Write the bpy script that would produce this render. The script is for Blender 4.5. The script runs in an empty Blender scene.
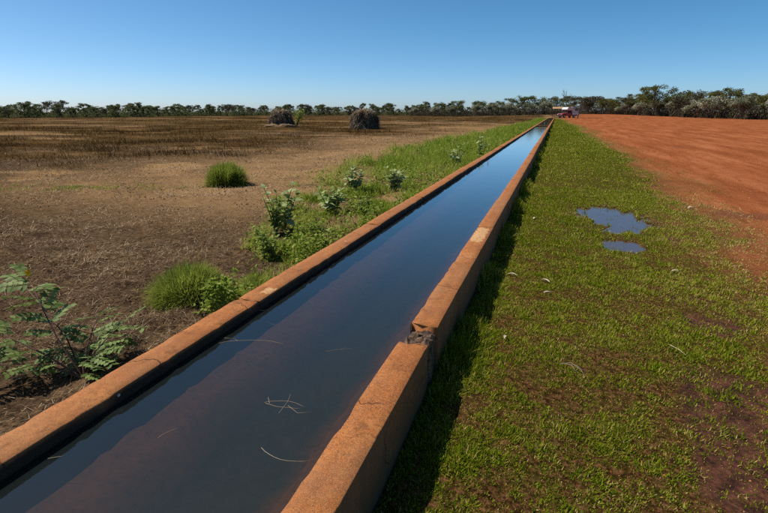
import bpy, bmesh, math, random
import numpy as np
from mathutils import Vector, Matrix

R = math.radians
scene = bpy.context.scene
COL = scene.collection
rng = np.random.default_rng(11)
random.seed(5)

# ------------------------------------------------------------------ camera
cam_data = bpy.data.cameras.new('camera')
cam_data.lens = 22.5
cam_data.sensor_width = 36.0
cam_data.clip_start = 0.05
cam_data.clip_end = 20000.0
cam = bpy.data.objects.new('camera', cam_data)
COL.objects.link(cam)
cam.location = (0.0, 0.0, 1.695)
cam.rotation_euler = (R(90 - 16.75), 0.0, R(19.14))
scene.camera = cam

# ------------------------------------------------------------------ sky and sun
SUN_EL = 55.0
SUN_AZ = -95.0            # degrees from +Y towards +X
sun_vec = Vector((math.sin(R(SUN_AZ)) * math.cos(R(SUN_EL)),
                  math.cos(R(SUN_AZ)) * math.cos(R(SUN_EL)), math.sin(R(SUN_EL))))
world = bpy.data.worlds.new('World')
scene.world = world
world.use_nodes = True
wn, wl = world.node_tree.nodes, world.node_tree.links
wn.clear()
w_out = wn.new('ShaderNodeOutputWorld')
w_bg = wn.new('ShaderNodeBackground')
w_sky = wn.new('ShaderNodeTexSky')
w_sky.sky_type = 'NISHITA'
w_sky.sun_disc = False
w_sky.sun_elevation = R(SUN_EL)
w_sky.sun_rotation = R(SUN_AZ)
w_sky.altitude = 0.0
w_sky.air_density = 0.5
w_sky.dust_density = 0.75
w_sky.ozone_density = 3.0
w_bg.inputs['Strength'].default_value = 0.120
w_hs = wn.new('ShaderNodeHueSaturation')      # even, deeper blue all over the dome
w_hs.inputs['Hue'].default_value = 0.486
w_hs.inputs['Saturation'].default_value = 1.25
wl.new(w_sky.outputs[0], w_hs.inputs['Color'])
wl.new(w_hs.outputs[0], w_bg.inputs['Color'])
wl.new(w_bg.outputs[0], w_out.inputs['Surface'])

sun_data = bpy.data.lights.new('sun', 'SUN')
sun_data.energy = 4.8
sun_data.angle = R(0.53)
sun_data.color = (1.0, 0.94, 0.83)
sun = bpy.data.objects.new('sun', sun_data)
COL.objects.link(sun)
sun.rotation_euler = sun_vec.to_track_quat('Z', 'Y').to_euler()
sun.location = sun_vec * 50

vs = scene.view_settings
vs.view_transform = 'Standard'
vs.look = 'None'
vs.exposure = 0.25
vs.gamma = 1.0
scene.render.engine = 'CYCLES'
scene.cycles.use_denoising = False
scene.cycles.max_bounces = 8
scene.cycles.transparent_max_bounces = 16

# ------------------------------------------------------------------ small maths
def ss(a, b, x):
    t = np.clip((x - a) / (b - a), 0, 1)
    return t * t * (3 - 2 * t)

def _hash(ix, iy, seed):
    h = (ix.astype(np.int64) * 374761393 + iy.astype(np.int64) * 668265263 + seed * 974634777) & 0xffffffff
    h = ((h ^ (h >> 13)) * 1274126177) & 0xffffffff
    h = (h ^ (h >> 16)) & 0xffffffff
    return h / 4294967295.0

def vnoise(x, y, seed=0):
    x = np.asarray(x, float); y = np.asarray(y, float)
    ix, iy = np.floor(x), np.floor(y)
    fx, fy = x - ix, y - iy
    fx = fx * fx * (3 - 2 * fx); fy = fy * fy * (3 - 2 * fy)
    a = _hash(ix, iy, seed); b = _hash(ix + 1, iy, seed)
    c = _hash(ix, iy + 1, seed); d = _hash(ix + 1, iy + 1, seed)
    return (a * (1 - fx) + b * fx) * (1 - fy) + (c * (1 - fx) + d * fx) * fy

def fbm(x, y, seed=0, octv=4, rough=0.5):
    s = 0.0; a = 1.0; t = 0.0
    for k in range(octv):
        s = s + a * vnoise(np.asarray(x) * 2 ** k + 17.3 * k, np.asarray(y) * 2 ** k - 9.1 * k, seed + k)
        t += a; a *= rough
    return s / t

# trough dimensions (metres)
LO, LI, RI, RO = -2.17, -1.98, -0.797, -0.610
ZT = 0.345
ZW = 0.272
YEND = 128.0

# ------------------------------------------------------------------ zones of the ground
def lawn_edge(y):
    return np.interp(y, [0, 2.7, 3.8, 5.2, 9.5, 16, 34, 70, 94, 130],
                     [1.35, 1.45, 1.75, 2.05, 2.35, 2.45, 2.5, 1.9, 1.3, 0.7])

def zone_lawn(x, y):
    n = fbm(x * 0.8, y * 0.45, 3, 5, 0.6)
    n2 = fbm(x * 5, y * 4, 4, 3)
    e = lawn_edge(y)
    wob = (n - 0.5) * 2.0 + (n2 - 0.5) * 0.7
    m = 0.72 * ss(0.40, -0.60, x - e + wob) + 0.28 * ss(1.8, -0.3, x - e + 1.4 * wob)
    m = m * ss(RO - 0.05, RO + 0.02, x)
    m = m * ss(131, 120, y)
    return m

def zone_puddle(x, y, grow=0.0):
    n = (fbm(x * 4.2, y * 2.2, 8, 4, 0.65) - 0.5) * 2
    ax, ay = x - 1.02, y - 8.75
    c, s = math.cos(0.12), math.sin(0.12)
    u, v = ax * c + ay * s, -ax * s + ay * c
    a = 1 - np.sqrt((u / 0.62) ** 2 + (v / 1.15) ** 2)
    b = 1 - np.sqrt(((x - 0.98) / 0.30) ** 2 + ((y - 6.85) / 0.42) ** 2)
    n3 = (fbm(x * 11, y * 5, 9, 3, 0.6) - 0.5) * 2
    edge = 0.5 + 0.9 * ss(0.9, 1.35, x)
    return np.maximum(ss(-0.05, 0.30, a + grow - 0.06 + 0.55 * n + edge * 0.45 * n3), 0.8 * ss(0.0, 0.4, b + grow + 0.4 * n + 0.4 * n3))

def zone_mud(x, y):
    n = fbm(x * 1.7 + 3, y * 1.3, 21, 5, 0.6)
    c = 1.05 + 0.13 * (y - 3.2)
    band = np.exp(-((x - c - 0.15) / 0.38) ** 2) * ss(0.8, 2.4, y) * ss(5.6, 4.2, y)
    m = ss(0.54, 0.68, n * 0.72 + band * 0.32)
    m = m * ss(0.25, 0.7, x) * ss(6.5, 5.0, y)
    p = ss(0.25, 0.8, np.exp(-((x - 1.35) / 0.8) ** 2 - ((y - 7.9) / 1.7) ** 2)) * 0.75 * ss(0.45, 0.6, n)
    b = ss(0.60, 0.72, fbm(x * 2.2, y * 2.2, 31, 4)) * ss(2.2, 1.0, y) * 0.5
    return np.maximum.reduce([m, p, b * ss(RO, 0.2, x)])

def verge_width(y):
    return np.interp(y, [0, 1.8, 2.6, 3.3, 4.2, 6, 9, 13, 26, 45, 70, 130],
                     [0.0, 0.05, 0.22, 0.6, 0.95, 1.5, 2.3, 3.5, 3.6, 3.2, 2.6, 2.0])

def zone_verge(x, y):
    n = fbm(x * 0.9, y * 0.7, 41, 4, 0.55)
    d = LO - x
    w = verge_width(y)
    m = ss(1.25, 0.75, d / np.maximum(w, 0.02) + (n - 0.5) * 1.3) * (d > 0.0)
    gaps = ss(0.36, 0.5, fbm(x * 1.3 + 9, y * 1.0, 47, 3)) * (1 - ss(8, 18, y)) + ss(8, 18, y)
    return m * (0.12 + 0.88 * gaps) * ss(131, 122, y)

def zone_gold(x, y):
    # the drier, straw coloured side of the field towards the trough
    n = fbm(x * 0.3, y * 0.4, 55, 4, 0.6)
    return ss(-17, -6, x + 8 * (n - 0.5)) * ss(4.5, 9, y) * ss(95, 60, y) * (x < LO)

def zone_brown(x, y):
    # signed distance past the line where the brown grass starts
    d = np.hypot(x, y)
    az = np.degrees(np.arctan2(-x, y))
    start = np.interp(az, [0, 5, 12, 22, 34, 50, 58, 75], [70, 52, 36, 29, 24, 22.5, 23, 24])
    n = fbm(x * 0.16, y * 0.16, 53, 4, 0.6)
    n2 = fbm(x * 0.6, y * 0.6, 54, 4, 0.6)
    m = ss(-0.10, 0.22, (d - start) / start + (n - 0.5) * 0.8 + (n2 - 0.5) * 0.55)
    bare = ss(0.52, 0.64, fbm(x * 0.05, y * 0.11, 57, 5, 0.6))
    trk = ss(5, 1.5, np.abs(y + 0.35 * x - 72 + 5 * (n - 0.5)))
    return m * (1 - 0.65 * zone_gold(x, y)) * (1 - 0.85 * bare) * (1 - 0.8 * trk) * ss(-1.2, 1.0, (LO - verge_width(y) - 0.6) - x)

def zone_yard(x, y):
    e = lawn_edge(y)
    n = fbm(x * 0.8, y * 0.45, 3, 5, 0.6)
    m = ss(-1.1, 1.1, x - e + (n - 0.5) * 1.8)
    return m * ss(RO - 0.4, RO, x) * np.where(y < 128, 1, ss(-1, 1, x))

def gz(x, y):
    x = np.asarray(x, float); y = np.asarray(y, float)
    rise = 0.85 * ss(95, 215, y) * ss(55, 15, x) * ss(-40, 5, x)
    d = np.hypot(x, y)
    near = np.clip(6 / np.maximum(d, 3), 0, 1)
    left = ss(LO + 0.1, LO - 0.4, x)
    right = ss(RO, RO + 0.4, x)
    b = (fbm(x * 1.1, y * 1.1, 61, 3) - 0.5) * 0.10 + (fbm(x * 4.5, y * 6, 62, 4, 0.65) - 0.5) * 0.085 * np.clip(12 / np.maximum(d, 3), 0, 1)
    big = (fbm(x * 0.07, y * 0.07, 63, 3) - 0.5) * 0.35 * ss(8, 40, d)
    z = rise + left * (b + big + 0.01) + right * ((fbm(x * 1.6, y * 1.6, 65, 3) - 0.5) * 0.014 + (fbm(x * 14, y * 14, 66, 3, 0.6) - 0.5) * 0.012 * near)
    z = z - 0.045 * zone_puddle(x, y) - 0.008 * zone_mud(x, y) * right
    inner = (x > LO - 0.02) & (x < RO + 0.02) & (y < YEND + 1)
    return np.where(inner, np.minimum(z, -0.02), z)

# ------------------------------------------------------------------ mesh helpers
def np_mesh(name, verts, polys, attrs=None, smooth=False):
    """verts (N,3); polys: list of int arrays (M,k); attrs: name -> per-point float array or (N,4)"""
    me = bpy.data.meshes.new(name)
    verts = np.ascontiguousarray(verts, dtype=np.float32)
    me.vertices.add(len(verts))
    me.vertices.foreach_set('co', verts.ravel())
    polys = [np.asarray(p, dtype=np.int32) for p in polys if len(p)]
    loops = np.concatenate([p.ravel() for p in polys])
    counts = np.concatenate([np.full(len(p), p.shape[1], np.int32) for p in polys])
    starts = np.concatenate([[0], np.cumsum(counts)[:-1]]).astype(np.int32)
    me.loops.add(len(loops))
    me.loops.foreach_set('vertex_index', loops)
    me.polygons.add(len(counts))
    me.polygons.foreach_set('loop_start', starts)
    me.update(calc_edges=True)
    if smooth:
        me.polygons.foreach_set('use_smooth', np.ones(len(counts), bool))
    for k, a in (attrs or {}).items():
        a = np.asarray(a, dtype=np.float32)
        if a.ndim == 1:
            at = me.attributes.new(k, 'FLOAT', 'POINT'); at.data.foreach_set('value', a)
        else:
            at = me.attributes.new(k, 'FLOAT_COLOR', 'POINT'); at.data.foreach_set('color', a.ravel())
    me.validate()
    return me

def obj(name, mesh, mat=None, parent=None, loc=None):
    o = bpy.data.objects.new(name, mesh)
    if mat is not None and mesh is not None and not mesh.materials:
        mesh.materials.append(mat)
    COL.objects.link(o)
    if parent is not None: o.parent = parent
    if loc is not None: o.location = loc
    return o

def empty(name, loc, rz=0.0):
    o = bpy.data.objects.new(name, None)
    o.empty_display_size = 0.2
    COL.objects.link(o)
    o.location = loc
    o.rotation_euler = (0, 0, rz)
    return o

def tag(o, label=None, cat=None, group=None, kind=None):
    if label: o['label'] = label
    if cat: o['category'] = cat
    if group: o['group'] = group
    if kind: o['kind'] = kind
    return o

def from_bm(name, bm, smooth=False):
    me = bpy.data.meshes.new(name)
    bmesh.ops.recalc_face_normals(bm, faces=bm.faces)
    bm.to_mesh(me); bm.free()
    if smooth:
        for p in me.polygons: p.use_smooth = True
    return me

class Geo:
    """collects tubes and polygons with a per-vertex tint"""
    def __init__(s): s.v = []; s.q = []; s.t = []; s.tint = []; s.n = 0
    def tube(s, pts, radii, sides=6, tint=0.5):
        pts = [Vector(p) for p in pts]
        base = s.n
        for i, p in enumerate(pts):
            d = (pts[min(i + 1, len(pts) - 1)] - pts[max(i - 1, 0)]).normalized()
            u = d.orthogonal().normalized(); w = d.cross(u)
            for k in range(sides):
                a = 2 * math.pi * k / sides
                s.v.append(tuple(p + (u * math.cos(a) + w * math.sin(a)) * radii[i])); s.tint.append(tint)
        for i in range(len(pts) - 1):
            for k in range(sides):
                a = base + i * sides + k; b = base + i * sides + (k + 1) % sides
                s.q.append((a, b, b + sides, a + sides))
        s.v.append(tuple(pts[-1])); s.tint.append(tint)
        tip = base + len(pts) * sides
        for k in range(sides):
            s.t.append((base + (len(pts) - 1) * sides + k, base + (len(pts) - 1) * sides + (k + 1) % sides, tip))
        s.n = tip + 1
    def leaf(s, p, d, up, length, width, fold=0.25, droop=0.2, tint=0.5):
        """an ovate leaf folded along its midrib, 8 triangles"""
        p = Vector(p); d = Vector(d).normalized(); up = Vector(up)
        side = d.cross(up)
        if side.length < 1e-4: side = d.orthogonal()
        side.normalize(); n = side.cross(d).normalized()
        b = s.n
        prof = [(0.0, 0.06), (0.28, 0.46), (0.62, 0.5), (1.0, 0.0)]
        for (t, w) in prof[:3]:
            c = p + d * (t * length) - n * (droop * length * t * t)
            for sg in (-1, 0, 1):
                s.v.append(tuple(c + side * (sg * w * width) + n * (abs(sg) * fold * width * w)))
                s.tint.append(tint)
        s.v.append(tuple(p + d * length - n * droop * length)); s.tint.append(tint)
        for i in (0, 1):
            a = b + 3 * i
            s.q.append((a, a + 1, a + 4, a + 3)); s.q.append((a + 1, a + 2, a + 5, a + 4))
        s.t.append((b + 6, b + 7, b + 9)); s.t.append((b + 7, b + 8, b + 9))
        s.n = b + 10
    def mesh(s, name, smooth=False):
        P = []
        if s.q: P.append(np.array(s.q))
        if s.t: P.append(np.array(s.t))
        return np_mesh(name, np.array(s.v), P, {'tint': np.array(s.tint)}, smooth)

def blades(name, base, h, w, az, lean, curve=0.5, tint=None, segs=1, mat=None, flat_az=None):
    """grass blades: segs=1 tapered quad, segs=2 quad + tip triangle"""
    n = len(base)
    az = np.asarray(az); lean = np.asarray(lean)
    dx, dy = np.cos(az), np.sin(az)
    fa = az + np.pi / 2 if flat_az is None else flat_az
    sx, sy = np.cos(fa), np.sin(fa)
    def at(t, wid):
        l = lean * (1 + curve * t)
        r = np.sin(l) * h * t; zz = np.cos(l) * h * t
        c = base + np.stack([dx * r, dy * r, zz], 1)
        o = np.stack([sx * wid, sy * wid, np.zeros(n)], 1) * 0.5
        return c - o, c + o
    tint = rng.random(n) if tint is None else tint
    i = np.arange(n)
    if segs == 1:
        a, b = at(0.0, w); c, d = at(1.0, w * 0.25)
        v = np.stack([a, b, d, c], 1).reshape(-1, 3)
        q = np.stack([4 * i, 4 * i + 1, 4 * i + 2, 4 * i + 3], 1)
        return np_mesh(name, v, [q], {'tint': np.repeat(tint, 4)})
    a, b = at(0.0, w * 0.8); c, d = at(0.55, w); e, _ = at(1.0, w * 0.02)
    v = np.stack([a, b, d, c, e], 1).reshape(-1, 3)
    q = np.stack([5 * i, 5 * i + 1, 5 * i + 2, 5 * i + 3], 1)
    t = np.stack([5 * i + 3, 5 * i + 2, 5 * i + 4], 1)
    return np_mesh(name, v, [q, t], {'tint': np.repeat(tint, 5)})

# ------------------------------------------------------------------ material helpers
class NT:
    def __init__(s, name):
        s.m = bpy.data.materials.new(name); s.m.use_nodes = True
        s.t = s.m.node_tree; s.t.nodes.clear()
        s.out = s.t.nodes.new('ShaderNodeOutputMaterial')
    def n(s, typ, **kw):
        x = s.t.nodes.new(typ)
        for k, v in kw.items(): setattr(x, k, v)
        return x
    def l(s, a, b): s.t.links.new(a, b)
    def put(s, sock, v):
        if isinstance(v, bpy.types.NodeSocket): s.l(v, sock)
        else: sock.default_value = v
    def obj_co(s): return s.n('ShaderNodeTexCoord').outputs['Object']
    def pos(s): return s.n('ShaderNodeNewGeometry').outputs['Position']
    def mapping(s, v, scale=(1, 1, 1), rot=(0, 0, 0), loc=(0, 0, 0)):
        x = s.n('ShaderNodeMapping'); s.l(v, x.inputs['Vector'])
        x.inputs['Scale'].default_value = scale; x.inputs['Rotation'].default_value = rot; x.inputs['Location'].default_value = loc
        return x.outputs[0]
    def noise(s, v, scale, detail=4, rough=0.55, dist=0.0):
        x = s.n('ShaderNodeTexNoise'); s.l(v, x.inputs['Vector'])
        x.inputs['Scale'].default_value = scale; x.inputs['Detail'].default_value = detail
        x.inputs['Roughness'].default_value = rough; x.inputs['Distortion'].default_value = dist
        return x.outputs['Fac']
    def voronoi(s, v, scale, feature='F1'):
        x = s.n('ShaderNodeTexVoronoi', feature=feature); s.l(v, x.inputs['Vector'])
        x.inputs['Scale'].default_value = scale
        return x.outputs['Distance']
    def ramp(s, f, stops):
        x = s.n('ShaderNodeValToRGB'); s.put(x.inputs[0], f)
        el = x.color_ramp.elements
        while len(el) > 1: el.remove(el[-1])
        for i, (p, c) in enumerate(stops):
            c = (c, c, c) if isinstance(c, (int, float)) else c
            e = el[0] if i == 0 else el.new(p)
            e.position = p; e.color = (*c, 1)
        return x.outputs[0]
    def mix(s, f, a, b, mode='MIX'):
        x = s.n('ShaderNodeMix', data_type='RGBA', blend_type=mode)
        s.put(x.inputs[0], f)
        for i, v in ((6, a), (7, b)):
            s.put(x.inputs[i], v if isinstance(v, bpy.types.NodeSocket) else (*v, 1))
        return x.outputs[2]
    def math(s, op, a, b=0.0, clamp=False):
        x = s.n('ShaderNodeMath', operation=op, use_clamp=clamp)
        s.put(x.inputs[0], a); s.put(x.inputs[1], b)
        return x.outputs[0]
    def attr(s, name):
        x = s.n('ShaderNodeAttribute', attribute_name=name); return x
    def sep(s, v):
        x = s.n('ShaderNodeSeparateXYZ'); s.l(v, x.inputs[0]); return x.outputs
    def bump(s, h, strength=0.3, dist=0.01, normal=None):
        x = s.n('ShaderNodeBump'); s.l(h, x.inputs['Height'])
        x.inputs['Strength'].default_value = strength; x.inputs['Distance'].default_value = dist
        if normal is not None: s.l(normal, x.inputs['Normal'])
        return x.outputs[0]
    def bsdf(s, color, rough=0.8, spec=0.3, normal=None, metal=0.0):
        x = s.n('ShaderNodeBsdfPrincipled')
        s.put(x.inputs['Base Color'], color if isinstance(color, bpy.types.NodeSocket) else (*color, 1))
        s.put(x.inputs['Roughness'], rough); s.put(x.inputs['Metallic'], metal)
        s.put(x.inputs['Specular IOR Level'], spec)
        if normal is not None: s.l(normal, x.inputs['Normal'])
        return x.outputs[0]
    def done(s, sh):
        s.l(sh, s.out.inputs['Surface']); return s.m

def leaf_mat(name, stops, trans=0.35, rough=0.7, spec=0.05):
    t = NT(name)
    c = t.ramp(t.attr('tint').outputs['Fac'], stops)
    a = t.bsdf(c, rough, spec)
    tr = t.n('ShaderNodeBsdfTranslucent'); t.l(c, tr.inputs['Color'])
    mx = t.n('ShaderNodeMixShader'); mx.inputs[0].default_value = trans
    t.l(a, mx.inputs[1]); t.l(tr.outputs[0], mx.inputs[2])
    return t.done(mx.outputs[0])

def plain(name, color, rough=0.6, spec=0.3, metal=0.0, var=0.15, scale=6.0):
    t = NT(name)
    f = t.noise(t.obj_co(), scale, 4)
    c = t.mix(t.math('MULTIPLY', f, 1.0), tuple(x * (1 - var) for x in color), tuple(min(1, x * (1 + var)) for x in color))
    return t.done(t.bsdf(c, rough, spec, None, metal))

# ------------------------------------------------------------------ ground material
def make_ground_mat():
    t = NT('ground')
    p = t.pos()
    za = t.n('ShaderNodeSeparateColor'); t.l(t.attr('zone').outputs['Color'], za.inputs[0])
    zb = t.n('ShaderNodeSeparateColor'); t.l(t.attr('zone_b').outputs['Color'], zb.inputs[0])
    yard, lawn, mud = za.outputs[0], za.outputs[1], za.outputs[2]
    brown, verge, pale = zb.outputs[0], zb.outputs[1], zb.outputs[2]
    fine = t.noise(p, 55, 6, 0.7)
    mid = t.noise(p, 6, 6, 0.65)
    big = t.noise(p, 0.7, 5, 0.6)
    straw = t.noise(t.mapping(p, (30, 6, 10), (0, 0, 0.6)), 4, 5, 0.7)
    # field earth with a crust of dry litter
    earth = t.ramp(mid, [(0.36, (0.030, 0.018, 0.010)), (0.5, (0.085, 0.052, 0.028)), (0.64, (0.17, 0.105, 0.058))])
    litter = t.ramp(straw, [(0.40, (0.060, 0.037, 0.021)), (0.58, (0.22, 0.137, 0.072))])
    field = t.mix(t.ramp(t.noise(p, 1.6, 6, 0.65), [(0.40, 0.0), (0.62, 0.85)]), earth, litter)
    rows = t.noise(t.mapping(p, (0.35, 1.5, 1), (0, 0, -0.33)), 1.0, 7, 0.68)
    field = t.mix(t.ramp(rows, [(0.38, 0.7), (0.50, 0.0)]), field, (0.062, 0.042, 0.026))
    field = t.mix(t.ramp(rows, [(0.56, 0.0), (0.70, 0.6)]), field, (0.20, 0.122, 0.064))
    field = t.mix(t.ramp(t.noise(p, 17, 6, 0.75), [(0.42, 0.85), (0.50, 0.0)]), field, (0.024, 0.015, 0.010))
    field = t.mix(t.ramp(big, [(0.45, 0.0), (0.68, 0.45)]), field, (0.080, 0.053, 0.034))
    field = t.mix(t.math('MULTIPLY', pale, 0.75), field, (0.36, 0.215, 0.100))
    brn = t.ramp(mid, [(0.36, (0.020, 0.011, 0.0035)), (0.64, (0.075, 0.040, 0.013))])
    brn = t.mix(t.ramp(t.noise(t.mapping(p, (0.10, 0.22, 1)), 1.0, 6, 0.65), [(0.45, 0.0), (0.62, 0.8)]), brn, (0.185, 0.110, 0.046))
    field = t.mix(t.math('MULTIPLY', brown, 0.9), field, brn)
    field = t.mix(t.math('MULTIPLY', verge, 0.6), field, (0.062, 0.050, 0.022))
    # red yard
    tracks = t.noise(t.mapping(p, (1.1, 0.14, 1), (0, 0, -0.10)), 1.0, 7, 0.62)
    sand = t.ramp(tracks, [(0.32, (0.215, 0.064, 0.025)), (0.48, (0.315, 0.096, 0.037)), (0.66, (0.42, 0.152, 0.066))])
    sand = t.mix(t.ramp(t.noise(p, 3.2, 7, 0.75), [(0.45, 0.0), (0.8, 0.55)]), sand, (0.14, 0.038, 0.013))
    sand = t.mix(t.ramp(fine, [(0.52, 0.0), (0.64, 0.5)]), sand, (0.37, 0.135, 0.055))
    peb = t.voronoi(p, 30)
    sand = t.mix(t.ramp(t.math('ADD', peb, t.math('MULTIPLY', t.noise(p, 5, 3), 0.35)), [(0.20, 0.55), (0.30, 0.0)]), sand, (0.10, 0.030, 0.012))
    sand = t.mix(t.ramp(t.noise(t.mapping(p, (2.2, 0.5, 1), (0, 0, 0.5)), 2.3, 8, 0.75), [(0.36, 0.65), (0.47, 0.0)]), sand, (0.15, 0.042, 0.014))
    c = t.mix(yard, field, sand)
    # soil under the creeping grass
    soil = t.ramp(t.noise(p, 24, 7, 0.75), [(0.40, (0.016, 0.007, 0.003)), (0.5, (0.065, 0.028, 0.011)), (0.60, (0.165, 0.075, 0.034))])
    soil = t.mix(t.ramp(t.noise(p, 3.1, 6, 0.7), [(0.48, 0.0), (0.68, 0.4)]), soil, (0.065, 0.066, 0.012))
    c = t.mix(t.math('MULTIPLY', lawn, 0.92), c, soil)
    # thin moss and grass film seen from afar
    gp = t.sep(p)[1]
    far = t.ramp(t.math('DIVIDE', gp, 60.0, True), [(0.08, 0.0), (0.35, 0.75)])
    c = t.mix(t.math('MULTIPLY', t.math('MULTIPLY', lawn, far), 1.0), c, (0.060, 0.075, 0.006))
    mudc = t.ramp(t.noise(p, 9, 7, 0.75), [(0.40, (0.030, 0.011, 0.007)), (0.60, (0.120, 0.043, 0.026))])
    c = t.mix(t.math('MULTIPLY', mud, 0.95), c, mudc)
    c = t.mix(0.7, c, t.ramp(fine, [(0.40, 0.25), (0.56, 1.0)]), 'MULTIPLY')
    rough = t.mix(mud, (0.95, 0.95, 0.95), t.ramp(mid, [(0.3, 0.6), (0.5, 0.95)]))
    h = t.math('ADD', t.math('MULTIPLY', fine, 0.5), t.math('MULTIPLY', straw, 0.6))
    nb = t.bump(h, 0.55, 0.02)
    sh = t.bsdf(c, t.sep(rough)[0], t.math('MULTIPLY', mud, 0.12), nb)
    return t.done(sh)
M_ground = make_ground_mat()

# ------------------------------------------------------------------ ground sheet
def axis(lo_dense, hi_dense, step, lo, hi, grow):
    a = list(np.arange(lo_dense, hi_dense, step))
    s, v = step, a[-1]
    while v < hi:
        s *= grow; v += s; a.append(v)
    s, v = step, a[0]; b = []
    while v > lo:
        s *= grow; v -= s; b.append(v)
    return np.array(b[::-1] + a)

gx = axis(-5.0, 2.6, 0.045, -4500, 4500, 1.045)
gy = axis(0.6, 10.0, 0.05, -4500, 5500, 1.035)
GX, GY = np.meshgrid(gx, gy)
fx, fy = GX.ravel(), GY.ravel()
nx, ny = len(gx), len(gy)
verts = np.stack([fx, fy, gz(fx, fy)], 1)
ii, jj = np.meshgrid(np.arange(nx - 1), np.arange(ny - 1))
k = (jj * nx + ii).ravel()
quads = np.stack([k, k + 1, k + nx + 1, k + nx], 1)
zl, zm, zy = zone_lawn(fx, fy), zone_mud(fx, fy), zone_yard(fx, fy)
zm = np.maximum(zm, zone_puddle(fx, fy, 0.28))
damp = ss(0.2, 0.8, np.exp(-((fx - 3.1) / 0.55) ** 2 - ((fy - 9.7) / 0.4) ** 2) + (fbm(fx * 3, fy * 3, 71) - 0.5)) * 0.5
zm = np.maximum(zm, damp)
zbn, zv = zone_brown(fx, fy), zone_verge(fx, fy)
pale = ss(0.50, 0.68, fbm(fx * 0.35, fy * 0.5, 77, 4)) * ss(5, 14, np.hypot(fx, fy))
pale = np.maximum(pale, ss(5, 1.5, np.abs(fy + 0.35 * fx - 72 + 5 * (fbm(fx * 0.16, fy * 0.16, 53, 4, 0.6) - 0.5))) * (fx < -8))
gold = zone_gold(fx, fy)
pale = np.maximum(pale, gold * (0.45 + 0.9 * fbm(fx * 1.1, fy * 2.2, 78, 5, 0.65)))
o1 = np.ones_like(fx)
g_me = np_mesh('ground', verts, [quads], {'zone': np.stack([zy, zl, zm, o1], 1), 'zone_b': np.stack([zbn, zv, pale, o1], 1)}, True)
ground = tag(obj('ground', g_me, M_ground), kind='structure')

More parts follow.
